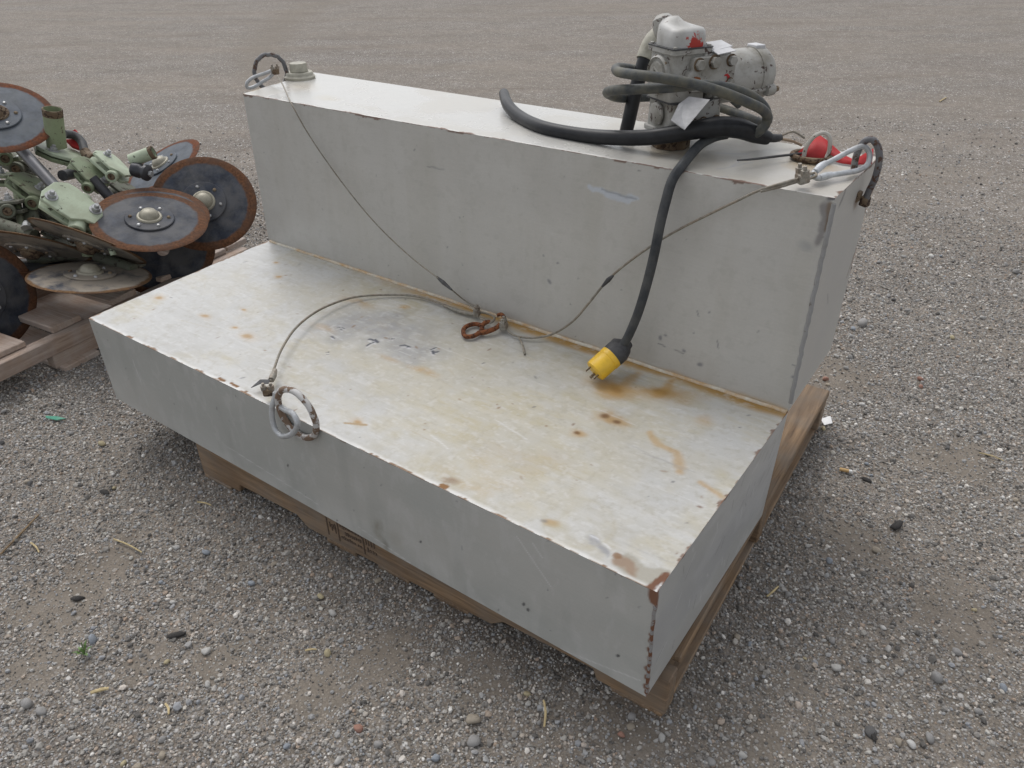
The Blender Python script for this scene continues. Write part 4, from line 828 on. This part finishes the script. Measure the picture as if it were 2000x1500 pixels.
# power cord looped round the pump, hanging over the front to the yellow plug
cord_pts = [(1445, 205, 1.60), (1400, 172, 1.63), (1320, 150, 1.66), (1250, 137, 1.62), (1208, 132, 1.50), (1207, 140, 1.41), (1240, 146, 1.345), (1290, 152, 1.325), (1350, 163, 1.315), (1410, 180, 1.315), (1460, 200, 1.335), (1490, 215, 1.375),
            (1500, 232, 1.44), (1488, 240, 1.52), (1440, 222, 1.60), (1370, 200, 1.64), (1290, 190, 1.64), (1215, 192, 1.58), (1186, 182, 1.48), (1200, 176, 1.41), (1250, 174, 1.37), (1310, 171, 1.345), (1370, 166, 1.345), (1420, 171, 1.36), (1468, 188, 1.385), (1494, 212, 1.405), (1497, 238, 1.42), (1484, 256, 1.43), (1460, 268, 1.455)]
cp = [at((a, b), d_) for a, b, d_ in cord_pts]
cp_end = [at((1455, 262), 1.44), at((1420, 262), 1.455), at((1394, 268), 1.45), at((1365, 285), 1.42), at((1335, 320), 1.375)]
drop = [ony((1313, 352), .535), ony((1300, 395), .520), ony((1289, 440), .510), ony((1277, 500), .500), ony((1262, 560), .495), ony((1246, 612), .490), ony((1228, 655), .487), ony((1216, 676), .485)]
cord = thing('power_cord', 'thick grey power cord coiled round the pump, ending in a yellow plug', 'cord', drop[-1])
bpy.context.view_layer.update()
part(MB().tube(cp, .0090, 14, sub=6), 'coil', M_CORD, cord)
part(MB().tube(cp_end[1:] + drop, .0092, 14, sub=6), 'hanging_end', M_CORDEND, cord)
# plug
tipP = onz((1161, 726), ZL + .025); backP = ony((1209, 684), .486)
axis = (backP - tipP).normalized(); PLM = axis_frame(tipP, backP)
plug = part(MB().lathe([(.020, 0), (.0236, .002), (.0242, .010), (.0242, .034), (.0236, .0355), (.0236, .0365), (.0250, .038), (.0250, .048)], 32, PLM), 'plug_body', M_YELLOW, cord)
boot = MB(); prof = [(.0244, .047), (.0252, .054), (.0245, .066), (.0235, .075), (.0195, .082), (.0135, .087), (.011, .094)]
vs = []; fs = []; nS = 28
for r_, z in prof:
    for k in range(nS):
        a = 2 * math.pi * k / nS; q = r_ * (1 + .07 * math.sin(3 * a + z * 160) * (z > .055) + random.uniform(-.03, .03) * (z > .055)); vs.append((q * math.cos(a), q * math.sin(a), z + random.uniform(-.001, .001) * (z > .055)))
for i in range(len(prof) - 1):
    for k in range(nS): fs.append((i * nS + k, i * nS + (k + 1) % nS, (i + 1) * nS + (k + 1) % nS, (i + 1) * nS + k))
fs += [tuple(reversed(range(nS))), tuple(range((len(prof) - 1) * nS, len(prof) * nS))]
boot.add(vs, fs, PLM); o = part(boot, 'taped_boot', M_TAPE, cord, smooth=60)
for k, (x, y) in enumerate(((-.012, .004), (.011, .006), (0, -.011))):
    part(MB().box((x, y, -.006), (.0016 if k < 2 else .0045, .006 if k < 2 else .0045, .013), PLM @ RZ(25)), 'prong', M_BRASS, cord, smooth=0)

# ------------------------------------------------------------------ wire rope sling, hooks, clips
def rope_pts(L): return L
sling = thing('wire_rope_sling', 'three-legged thin wire rope sling draped over the tank faces', 'rope', T((975, 632)) + Vector((0, 0, .02)))
bpy.context.view_layer.update()
zt = ZL + .008
legL = [onz((541, 148), ZU + .032), onz((552, 165), ZU + .018), onz((563, 190), ZU + .006), ony((572, 208), .535), ony((600, 258), .538), ony((640, 318), .538), ony((690, 385), .536), ony((740, 443), .530), ony((800, 500), .520), ony((860, 547), .505), onz((905, 585), zt + .010), onz((935, 606), zt + .004)]
part(MB().tube(legL, .0017, 8, sub=6), 'rope_leg', M_ROPE, sling)
part(MB().tube([ony((852, 540), .508), ony((866, 552), .503), ony((882, 566), .497)], [.002, .0050, .0022], 8), 'tape_wrap', M_TAPE, sling)
legR = [onz((1556, 350), ZU + .018), onz((1520, 360), ZU + .012), ony((1480, 373), .536), ony((1440, 392), .538), ony((1390, 416), .536), ony((1330, 446), .532), ony((1280, 475), .528), ony((1230, 510), .525), ony((1188, 546), .520), ony((1150, 592), .510), ony((1118, 628), .500), onz((1080, 652), zt + .012), onz((1040, 660), zt + .002), onz((1005, 655), zt), onz((988, 642), zt + .004)]
part(MB().tube(legR, .0025, 8, sub=6), 'rope_leg', M_ROPE, sling)
part(MB().tube([onz((1556, 354), ZU + .014), onz((1522, 364), ZU + .008), ony((1486, 374), .534)], [.0035, .0036, .0022], 8), 'doubled_tail', M_ROPE, sling)
part(MB().tube([ony((1198, 538), .520), ony((1188, 547), .518), ony((1176, 560), .515)], [.0022, .0050, .0022], 8), 'tape_wrap', M_TAPE, sling)
part(MB().tube([onz((1012, 657), zt), onz((1020, 672), zt), onz((1025, 692), zt - .004)], .0024, 8), 'loose_tail', M_ROPE, sling)
legF = [onz((528, 745), zt + .014), onz((536, 718), zt + .016), onz((552, 678), zt + .018), onz((582, 636), zt + .016), onz((630, 602), zt + .010), onz((690, 581), zt + .004), onz((750, 576), zt), onz((810, 578), zt), onz((858, 592), zt), onz((900, 608), zt), onz((935, 614), zt + .003)]
part(MB().tube(legF, .0028, 8, sub=6), 'rope_leg', M_ROPE, sling)
part(MB().tube([onz((866, 596), zt), onz((900, 609), zt), onz((930, 615), zt + .002)], [.003, .0052, .0048], 10), 'sleeve', M_ROPE, sling)
part(MB().tube([onz((530, 742), zt + .014), onz((534, 733), zt + .015), onz((538, 722), zt + .016)], [.0065, .0070, .0035], 10), 'sleeve', M_CLIP, sling)
part(MB().tube([onz((932, 610), zt + .004), onz((950, 612), zt + .006), onz((966, 620), zt + .008), onz((958, 630), zt + .006), onz((940, 622), zt + .004)], .0026, 8), 'thimble', M_ROPE, sling)
def wire_clip(X, axis, s=1.0, mat=M_CLIP):
    M = axis_frame(X - axis * .006 * s, X); mb = MB()
    mb.prism(rrect(.016 * s, .012 * s, .003 * s), 0, .012 * s, M); o = part(mb, 'cable_clip', mat, sling, bevel=.001)
    for sx in (-1, 1):
        nut = MB().prism(hexa(.0052 * s), .004 * s, .012 * s, M @ TT(sx * .006 * s, 0, .006 * s) @ RX(-90)); adopt(nut.build('nut', M_CLIP, None, 0), o)
        stud = MB().lathe([(.0024 * s, -.004 * s), (.0024 * s, .017 * s)], 8, M @ TT(sx * .006 * s, 0, .006 * s) @ RX(-90)); adopt(stud.build('stud', M_CLIP, None), o)
up = Vector((0, 0, 1))
wire_clip(onz((931, 612), zt + .006), Vector((.9, .3, 0)).normalized(), 1.15)
wire_clip(onz((984, 637), zt + .008), Vector((.9, .3, .1)).normalized(), 1.25)
wire_clip(onz((1567, 348), ZU + .018), (legR[0] - legR[1]).normalized(), 1.35)
part(MB().tube([onz((1556, 350), ZU + .018), onz((1574, 342), ZU + .020), onz((1590, 338), ZU + .020), onz((1594, 343), ZU + .018), onz((1584, 348), ZU + .014), onz((1562, 354), ZU + .014)], .0024, 8), 'eye_loop', M_ROPE, sling)
wire_clip(onz((524, 765), zt + .014), (legF[1] - legF[0]).normalized(), 1.2, M_RUSTD)
wire_clip(onz((538, 140), ZU + .038), Vector((1, -.4, 0)).normalized(), 1.1, M_RUSTD)
strap = MB(); slab(strap, [onz((490, 757), zt + .004), onz((508, 741), zt + .012), onz((526, 741), zt + .018), onz((527, 749), zt + .016), onz((508, 749), zt + .010)], .0014); part(strap, 'torn_strap', M_TAPE, sling, smooth=0)
# rusty hook link in the middle
link = thing('hook_link', 'rusty orange figure-eight hook link joining the rope legs', 'link', T((940, 640)))
bpy.context.view_layer.update()
part(MB().tube([onz(p, zt + .001) for p in ((905, 645), (912, 637), (926, 633), (938, 635), (942, 641), (936, 650), (922, 657), (908, 656))], .0052, 10, True, 5), 'eye', M_RUST, link)
part(MB().tube([onz((932, 651), zt + .002), onz((950, 648), zt + .004), onz((968, 641), zt + .007), onz((980, 630), zt + .010), onz((984, 620), zt + .012), onz((979, 614), zt + .013), onz((971, 616), zt + .012)], [.0055, .0058, .0055, .0052, .005, .0046, .004], 10), 'shank', M_RUST, link)
part(MB().tube([onz((940, 638), zt + .004), onz((948, 630), zt + .006), onz((958, 628), zt + .007)], [.005, .0055, .004], 10), 'latch', M_RUST, link)

def carabiner(label, P, r, tail=None, group=None):
    root = thing('carabiner', label, 'hook', Vector(P[0]), group); bpy.context.view_layer.update()
    part(MB().tube(P, r, 10, True, 6), 'frame', M_GALV, root)
    a, b = Vector(P[-1]), Vector(P[-2]); k = len(P) // 2
    part(MB().tube([Vector(P[0]) * .5 + Vector(P[-1]) * .5, Vector(P[0])], r * 1.45, 10, smooth=False), 'gate_sleeve', M_GALV, root)
    return root
carabiner('bright galvanised snap hook through the ring on the front edge', [ony((531, 772), -.012) + Vector((0, .012, .0)), ony((531, 800), -.016), ony((536, 835), -.020), ony((552, 852), -.022), ony((572, 846), -.022), ony((581, 828), -.022), ony((572, 808), -.016), ony((556, 800), -.010), ony((540, 785), -.006)], .0056)
cr = thing('carabiner', 'large galvanised snap hook clipped to the dark loop on the right', 'hook', RR); bpy.context.view_layer.update()
dB = depth(ony((1690, 310), LY)) - .004
def cz(p, h): return onz(p, ZU + h)
part(MB().tube([cz((1588, 341), .016), cz((1600, 327), .022), cz((1630, 311), .030), at((1662, 294), dB - .012), at((1686, 286), dB - .002), at((1698, 299), dB + .004), at((1695, 320), dB + .004), at((1678, 332), dB - .004), cz((1648, 338), .012), cz((1615, 343), .012), cz((1598, 348), .013)], .0048, 12, True, 6), 'frame', M_GALV, cr)
part(MB().tube([cz((1592, 336), .019), cz((1602, 326), .023), cz((1613, 319), .026)], [.0052, .0068, .0054], 12), 'gate_sleeve', M_GALV, cr)
part(MB().tube([cz((1600, 348), .013), cz((1612, 344), .012), cz((1624, 341), .012)], [.0052, .0066, .0054], 12), 'gate_sleeve', M_GALV, cr)
dL = depth(RL) - .03
cl = thing('carabiner', 'galvanised snap hook hanging through the ring on the left end', 'hook', RL); bpy.context.view_layer.update()
part(MB().tube([at((534, 138), dL), at((515, 144), dL), at((495, 151), dL), at((483, 161), dL), at((483, 171), dL + .01), at((495, 170), dL + .02), at((512, 160), dL + .02), at((528, 150), dL + .015)], .0046, 10, True, 6), 'frame', M_GALV, cl)

# zip tie and red tag by the fill neck
tag(MB().tube([at((1440, 313), 1.37), at((1470, 311), 1.38), at((1520, 305), 1.40), at((1562, 300), 1.42), at((1580, 297), 1.43)], [.0014, .0022, .0024, .0026, .0030], 6).build('zip_tie', M_TAPE), 'black plastic tie sticking out left from the small fill neck', 'zip tie')
def sheet(name, rows, th, mat, label, cat):
    """bent sheet from rows of points"""
    nr = len(rows); nc = len(rows[0]); vs = [tuple(p) for r_ in rows for p in r_]; fs = []
    for i in range(nr - 1):
        for j in range(nc - 1): fs.append((i * nc + j, i * nc + j + 1, (i + 1) * nc + j + 1, (i + 1) * nc + j))
    o = MB().add(vs, fs).build(name, mat, None, 12); m_ = o.modifiers.new('thickness', 'SOLIDIFY'); m_.thickness = th; m_.offset = 0
    return tag(o, label, cat) if label else o
tpx = [((1556, 300), (1566, 310)), ((1598, 262), (1592, 311)), ((1618, 276), (1618, 313)), ((1645, 301), (1645, 319)), ((1668, 312), (1668, 322)), ((1706, 290), (1703, 320))]
bot_r = [onz(b_, ZU + .004) for t_, b_ in tpx]; top_r = [at(t_, depth(B2) + .012) for (t_, b_), B2 in zip(tpx, bot_r)]; mid_r = [(a_ + b_) / 2 + Vector((0, .002, 0)) for a_, b_ in zip(top_r, bot_r)]
sheet('plastic_tag', [r_ for r_ in (top_r, mid_r, bot_r)], .0012, M_RED, 'curled red plastic tag behind the bail of the small fill neck', 'tag')

# ------------------------------------------------------------------ pile of coulter discs and clamps on the left pallet
RD = 0.17
def disc_meshes():
    b = MB().lathe([(.02, .010), (.06, .0085), (.11, .0065), (.155, .0045), (.166, .0035), (.170, .001), (.166, -.0015), (.155, -.001), (.11, .0005), (.06, .0025), (.02, .004)], 72, None, False, False)
    return b
def disc(label, p, dep, ang, ratio, flip=1, mat=M_BLADE, cap=M_ZINC, hub=True, roll=0, back=False):
    M = frame(p, dep, ang, ratio, flip) @ RZ(roll)
    root = thing('coulter_disc', label, 'disc', M, 'rusty-rimmed coulter discs piled on the left pallet')
    disc_meshes().build('blade', mat, root, 50)
    if hub:
        pl = MB().lathe([(.036, .009), (.071, .0085), (.072, .0125), (.070, .0145), (.036, .0155)], 48, None, False, False).build('hub_plate', mat, root, 40)
        for k in range(6):
            a = R(60 * k + 10); MB().lathe([(.006, .013), (.006, .017), (.0035, .020)], 10, TT(.055 * math.cos(a), .055 * math.sin(a), 0)).build('rivet', M_ZINC if k % 3 else M_RUSTD, pl)
        MB().lathe([(.038, .012), (.037, .019), (.033, .022), (.030, .021), (.028, .027), (.021, .036), (.010, .040), (.002, .041)], 36, None, True, True).build('hub_cap', cap, root, 60)
    return root
def rd(a): return FPX * RD / a
M_CAPD = plain('dusty_hub_cap', (0.30, 0.28, 0.22), 0.45, 0.2, 0.2, 50, 0.1)
disc('front disc lying tilted on the pile with bright hub cap and thick rust rim', (293, 432), rd(106), 8, .65, 1, M_BLADE, M_CAPD)
disc('upright dark disc at the right end of the pile', (399, 397), rd(98), 20, .92, 1, M_BLADE, M_CAPD, roll=25)
disc('half hidden grey disc at the back of the pile', (318, 325), rd(84), 40, .60, 1, M_BLADEG, M_CAPD)
disc('grey disc cut by the left picture edge on top of the pile', (-6, 228), rd(102), 15, .76, 1, M_BLADEG, M_RUSTD)
disc('dusty disc lying almost flat on the boards', (177, 541), rd(109), 6, .42, 1, M_BLADED, M_CAPD)
disc('steep disc at the lower left picture edge near the pallet beam', (-42, 582), 2.25, 82, .70, -1, M_BLADE, M_CAPD)
disc('edge-on disc slanting down beneath the front clamp', (174, 472), 2.36, -21, .14, -1, M_BLADED, M_RUSTD)
disc('edge-on disc lying low at the left of the pile', (62, 482), 2.40, -9, .13, -1, M_BLADED, M_RUSTD)
disc('dark disc tucked under the right end of the pile', (318, 488), 2.56, 30, .86, -1, M_BLADE, M_RUSTD, hub=False)
disc('dark filler disc added flat at the bottom of the pile', (90, 520), 2.50, 4, .30, 1, M_BLADE, M_RUSTD, hub=False)  # filler, added to stand in for deep shadow under the pile
disc('disc showing only its rusty top edge behind the front disc', (298, 421), 2.42, 8, .65, 1, M_BLADE, M_CAPD, hub=False)

def bolt(M, root, r=.012, h=.011, mat=M_ZINC):
    b = MB().lathe([(r * 1.35, 0), (r * 1.35, .003)], 20, M).prism(hexa(r), .003, .003 + h, M).build('bolt', mat, root, 0, .001, 1)
    MB().lathe([(r * .55, h + .003), (r * .55, h + .010), (r * .4, h + .012)], 12, M).build('bolt_end', mat, b)
    return b
HEXP = [(-.070, .030), (-.045, .052), (-.020, .052), (.062, .030), (.075, .010), (.075, -.030), (.050, -.034), (.024, -.055), (-.064, -.046), (-.075, -.020)]
def clamp(label, p, dep, ang, ratio, flip=1, mat=M_GREEN, s=1.0, bolts=((-.048, -.022), (.052, .014)), sleeve=True, sl_mat=None, mirror=False):
    M = frame(p, dep, ang, ratio, flip) @ Matrix.Diagonal((s * (-1 if mirror else 1), s, s, 1)) if mirror else frame(p, dep, ang, ratio, flip) @ Matrix.Diagonal((s, s, s, 1))
    root = thing('clamp_bracket', label, 'clamp', M, 'bolted shank clamps piled among the discs')
    MB().prism(HEXP, 0, .011).build('top_plate', mat, root, 0, .002, 1)
    MB().prism(HEXP, -.030, -.018).build('bottom_plate', mat, root, 0, .002, 1)
    if sleeve:
        Ms = TT(.042, -.050, -.016) @ RZ(22) @ RX(90)
        MB().lathe([(.018, -.11), (.022, -.11), (.022, .012), (.020, .014), (.014, .014), (.014, -.10)], 24, Ms, False, True).build('sleeve', mat, root)
        MB().lathe([(.0145, .006), (.013, .012), (.005, .012)], 20, Ms).build('sleeve_pin', M_RUSTD, root)
    for x, y in bolts: bolt(TT(x, y, .011), root)
    return root
def shaft(name, label, P, r, mat=M_SHAFT, cat='shaft', cap=None, seg=18, group='shafts and tubes in the pile'):
    o = MB().tube(P, r, seg, smooth=len(P) > 2).build(name, mat); return tag(o, label, cat, group)
clamp('pale green bolted clamp at the front of the pile with two bright bolts', (143, 400), 2.32, -14, .76, 1, M_GREEN, 1.12)
clamp('pale green clamp with a single bolt behind the front clamp', (178, 338), 2.50, -30, .60, 1, M_GREENM, .85, ((.052, .010),))
clamp('pale green clamp standing on edge near the back discs', (222, 322), 2.52, -28, .40, 1, M_GREEN, .85, ((-.045, .010),))
clamp('dusty olive clamp plates under the long black shaft', (68, 368), 2.48, -22, .45, 1, M_OLIVE, 1.0, ((.015, .0),))
clamp('dusty olive clamp at the left picture edge', (12, 345), 2.52, 12, .40, 1, M_OLIVE, .9, ((-.02, .01),))
clamp('grimy clamp low in the dark middle of the pile', (105, 415), 2.55, -30, .40, 1, M_OLIVED, 1.0, ((.0, .0),))
clamp('grimy clamp low at the left of the pile', (20, 420), 2.52, -10, .42, 1, M_OLIVED, 1.0, ((.02, .0),))
clamp('grimy clamp behind the upright green pipe', (30, 310), 2.75, -10, .35, 1, M_OLIVED, 1.1, ((.02, .0),))
shaft('steel_shaft', 'grimy bar lying across the boards under the front disc', [at((190, 500), 2.46), at((262, 528), 2.42)], .020, M_OLIVED)
shaft('steel_shaft', 'grimy bar pointing left under the slanting disc', [at((60, 505), 2.50), at((200, 486), 2.48)], .022, M_OLIVED)
shaft('steel_shaft', 'dark bar crossing low behind the flat dusty disc', [at((150, 520), 2.56), at((290, 470), 2.56)], .024, M_SHAFT)
clamp('grimy clamp jammed between the flat disc and the upright disc', (245, 500), 2.52, -20, .45, 1, M_OLIVED, .9, ((.02, .0),))
clamp('dusty olive clamp at the left edge under the top disc', (-5, 300), 2.62, 20, .42, 1, M_OLIVE, 1.0, ((.03, .0),))
clamp('grimy clamp at the left edge above the low disc', (0, 400), 2.42, 18, .40, 1, M_OLIVED, 1.0, ((.03, .0),))
clamp('grimy clamp under the slanting edge-on disc', (130, 470), 2.58, -15, .42, 1, M_OLIVED, 1.0, ((.02, .0),))
clamp('grimy clamp in the shade between the right discs', (255, 380), 2.62, -25, .42, 1, M_OLIVED, .9, ((.02, .0),))
shaft('steel_shaft', 'long dark shaft rising from the front clamp to the top left disc', [at((112, 370), 2.36), at((30, 280), 2.52)], .0185)
shaft('steel_shaft', 'dark shaft running from behind the front clamp to the front disc', [at((180, 348), 2.48), at((228, 400), 2.52)], .017)
shaft('steel_shaft', 'dusty dark tube lying low at the left picture edge', [at((-10, 435), 2.38), at((68, 462), 2.34)], .021, M_OLIVED)
tb = bolt(axis_frame(at((52, 446), 2.32), at((50, 430), 2.33)), None, .012, .014); tb.name = 'hex_bolt'; tag(tb, 'bright bolt head on the low dusty tube', 'bolt')
shaft('round_stub', 'short dark stub pin poking out between the green clamps', [at((122, 343), 2.44), at((146, 338), 2.50)], .017, M_TAPE, 'pin')
gt = thing('green_tube', 'short pale green tube with rusty mouth beside the grey back disc', 'tube', axis_frame(at((256, 314), 2.50), at((300, 297), 2.50))); gl = (at((256, 314), 2.50) - at((300, 297), 2.50)).length
MB().lathe([(.021, 0), (.021, gl), (.017, gl), (.017, .01)], 24).build('tube', M_GREEN, gt); MB().lathe([(.0214, gl - .012), (.0216, gl - .001), (.0205, gl + .001), (.0165, gl + .001)], 24, None, False, False).build('rusty_mouth', M_RUSTD, gt)
hb = thing('hub_stub', 'dark rounded hub stub below the short green tube', 'hub', axis_frame(at((260, 330), 2.50), at((292, 339), 2.49)))
MB().lathe([(.019, 0), (.024, .004), (.024, .028), (.020, .034), (.020, .044), (.026, .047), (.026, .056), (.016, .062), (.006, .064)], 28).build('hub_body', M_SHAFT, hb); MB().prism(hexa(.010), .062, .072).build('hub_nut', M_ZINC, hb, 0)
shaft('flat_arm', 'pale olive strut dropping below the front clamp', [at((166, 440), 2.37), at((172, 500), 2.40)], .017, M_OLIVE, 'strut')
shaft('flat_arm', 'pale green strut leaning from the front clamp to the disc rim', [at((188, 436), 2.34), at((206, 460), 2.33), at((222, 498), 2.34)], .009, M_GREEN, 'strut')
shaft('flat_arm', 'straight olive tube hanging in the shade at the left', [at((30, 360), 2.46), at((42, 448), 2.42)], .010, M_OLIVE, 'strut')
wedge = MB(); slab(wedge, [at((42, 352), 2.47), at((58, 352), 2.47), at((74, 440), 2.44), at((44, 440), 2.44)], .02); tag(wedge.build('wedge_plate', M_OLIVED, None, 0, .003), 'grimy triangular plate behind the hanging olive tube', 'plate')
shaft('steel_shaft', 'thin bare rod below the top left disc', [at((45, 288), 2.62), at((82, 268), 2.66)], .010, M_RUST)
# upright pipe on a hexagonal flange
stand = thing('pipe_stand', 'upright green pipe with rusty open mouth on hexagonal flange plates', 'pipe', frame((112, 291), 2.56, -8, .42, 1))
HEX2 = [(-.085, .012), (-.050, .062), (.060, .062), (.098, .020), (.088, -.035), (.020, -.062), (-.040, -.050)]
MB().prism(HEX2, -.012, 0).build('flange_plate', M_GREEN, stand, 0, .002, 1); MB().prism(HEX2, -.030, -.017).build('flange_plate', M_OLIVE, stand, 0, .002, 1)
bolt(TT(.008, -.035, 0), stand)
pb = at((111, 286), 2.55); pt = at((102, 213), 2.48); pm = axis_frame(pb, pt); Lp = (pt - pb).length
bpy.context.view_layer.update()
part(MB().lathe([(.030, 0), (.030, Lp), (.026, Lp), (.026, .02)], 32, pm, True, True), 'pipe', painted('green_pipe_paint', (0.27, 0.32, 0.19), (0.09, 0.05, 0.03), 0.38, 0.55, 40, (0.15, 0.12, 0.08), 0.6), stand)
part(MB().lathe([(.0302, Lp - .022), (.0306, Lp - .002), (.0298, Lp + .0006), (.0265, Lp + .0006)], 32, pm, False, False), 'rusty_mouth', M_RUSTD, stand)
part(MB().lathe([(.011, 0), (.011, .03)], 12, axis_frame(at((92, 264), 2.54), at((80, 266), 2.52))), 'side_pin', M_RUSTD, stand)
eh = MB().tube([at((128, 262), 2.58), at((146, 265), 2.60), at((160, 278), 2.60), at((166, 300), 2.58)], .014, 14); tag(eh.build('elbow_hose', M_TAPE), 'dark bent elbow behind the upright green pipe', 'elbow')
tag(MB().tube([at((166, 296), 2.57), at((172, 305), 2.56), at((184, 310), 2.54)], .0165, 14).build('elbow_hose', M_RUSTD), 'brown stub end below the dark bent elbow', 'elbow')
rb_ = MB(); slab(rb_, [at((126, 272), 2.60), at((150, 270), 2.61), at((160, 292), 2.60), at((138, 284), 2.60)], .02); tag(rb_.build('red_bracket', M_RED, None, 0, .002), 'red bracket half hidden behind the upright green pipe', 'bracket')
rt_ = MB(); slab(rt_, [at((136, 259), 2.62), at((146, 252), 2.62), at((151, 261), 2.62)], .012); tag(rt_.build('red_corner', M_RED, None, 0, .001), 'small red triangle sticking up behind the green pipe', 'bracket')

# ------------------------------------------------------------------ litter on the gravel
def zg(X): return float(gheight(np.array([X.x]), np.array([X.y]))[0])
def stalk(label, a, b, r=.0016, mat=M_STRAW, name='straw_stalk', cat='straw'):
    A, B = onz(a, .006), onz(b, .006); A.z = zg(A) + .006; B.z = zg(B) + .005; mid = (A + B) / 2 + Vector((.002, .002, .002))
    o = MB().tube([A, mid, B], [r, r * 1.1, r * .8], 6, sub=3).build(name, mat); return tag(o, label, cat, 'dry stalks lying on the gravel')
stalk('pale straw stalk on the bare brown patch at left', (222, 1053), (276, 1077))
stalk('short yellow straw bit near the left edge above the brown patch', (60, 1060), (76, 1078), .0018)
stalk('long brown twig at the left picture edge', (0, 1082), (75, 1004), .0022, plain('twig_bark', (0.20, 0.14, 0.08), .8, 0, .3, 60, .2), 'twig', 'twig')
stalk('pale upright-lying stick below the middle of the pallet front', (1062, 1370), (1063, 1420), .0022)
stalk('short straw bit in the lower middle gravel', (596, 1269), (618, 1267), .0016)
stalk('pale stalk right of the pallet near corner', (1498, 1165), (1520, 1145), .002)
stalk('straw stalk far right beyond the cigarette end', (1912, 885), (1960, 901), .0016)
stalk('straw bit by the front left pallet foot', (385, 980), (412, 986), .0015)
stalk('split wood sliver at the lower left', (176, 1350), (210, 1340), .003)
stalk('small straw bit at the lower left middle', (322, 1372), (328, 1392), .002)
stalk('light stick far off at the upper right', (1835, 198), (1848, 190), .004)
cb_ = thing('cigarette_end', 'flattened orange cigarette filter on the gravel right of the pallet', 'cigarette', onz((1652, 920), 0)); bpy.context.view_layer.update()
a, b, c_ = onz((1640, 916), .010), onz((1658, 920), .010), onz((1664, 921), .010)
part(MB().tube([a, b], .0042, 10, smooth=False), 'filter', M_FILTER, cb_); part(MB().tube([b, c_], .0042, 10, smooth=False), 'paper_end', M_WHITE, cb_)
def clod(label, p, r, mat=M_CLOD, name='soil_clod', cat='clod', flat=.5, ang=0):
    X = onz(p, .004); o = bpy.data.objects.new(name, pebble_mesh(name, mat, int(p[0]), 2, 1.0, flat)); COL.objects.link(o); o.location = (X.x, X.y, zg(X) + r * .25); o.scale = (r, r * .6, r * .7); o.rotation_euler = (0, 0, ang); return tag(o, label, cat)
clod('dark soil clod on the bare brown patch at left', (151, 1167), .016, ang=.8)
clod('flat black lump right of the pallet, near the far gravel', (1752, 1027), .024, ang=1.2)
clod('black lump in the lower right gravel', (1704, 1434), .017, ang=2.2)
clod('small dark lump above the flat black one', (1692, 936), .016)
clod('dark grey lump just below the brown twig', (205, 960), .018, ang=.3)
clod('dark bark chip beside the pale stone at lower left', (345, 1238), .020, M_CLOD, 'bark_chip', 'bark', .3, .9)
sc2 = MB(); slab(sc2, [onz((1603, 818), .012), onz((1622, 812), .016), onz((1626, 826), .010), onz((1610, 830), .008)], .002); tag(sc2.build('paper_scrap', M_WHITE, None, 0), 'crumpled white scrap beside the back right pallet corner', 'scrap')
gp = MB(); slab(gp, [onz((88, 812), .010), onz((112, 813), .012), onz((128, 817), .008), onz((110, 820), .008), onz((90, 816), .008)], .003); tag(gp.build('plastic_piece', M_TEAL, None, 0), 'small torn green plastic piece on the gravel left of the tank', 'plastic')
wd_ = thing('weed_sprout', 'tiny green weed sprout in the lower left gravel', 'plant', onz((165, 1278), 0)); bpy.context.view_layer.update()
base = onz((166, 1280), .002)
for k in range(6):
    a = k * 1.05; tip = base + Vector((.018 * math.cos(a), .018 * math.sin(a), .012 + .006 * (k % 3)))
    side = Vector((-math.sin(a), math.cos(a), 0)) * .003; md = (base + tip) / 2 + Vector((0, 0, .006))
    part(MB().add([base, md + side, tip, md - side], [(0, 1, 2, 3)]), 'leaf', M_LEAF, wd_, smooth=0)
part(MB().tube([base, base + Vector((.002, .003, .035))], .0009, 6, smooth=False), 'stem', M_LEAF, wd_)
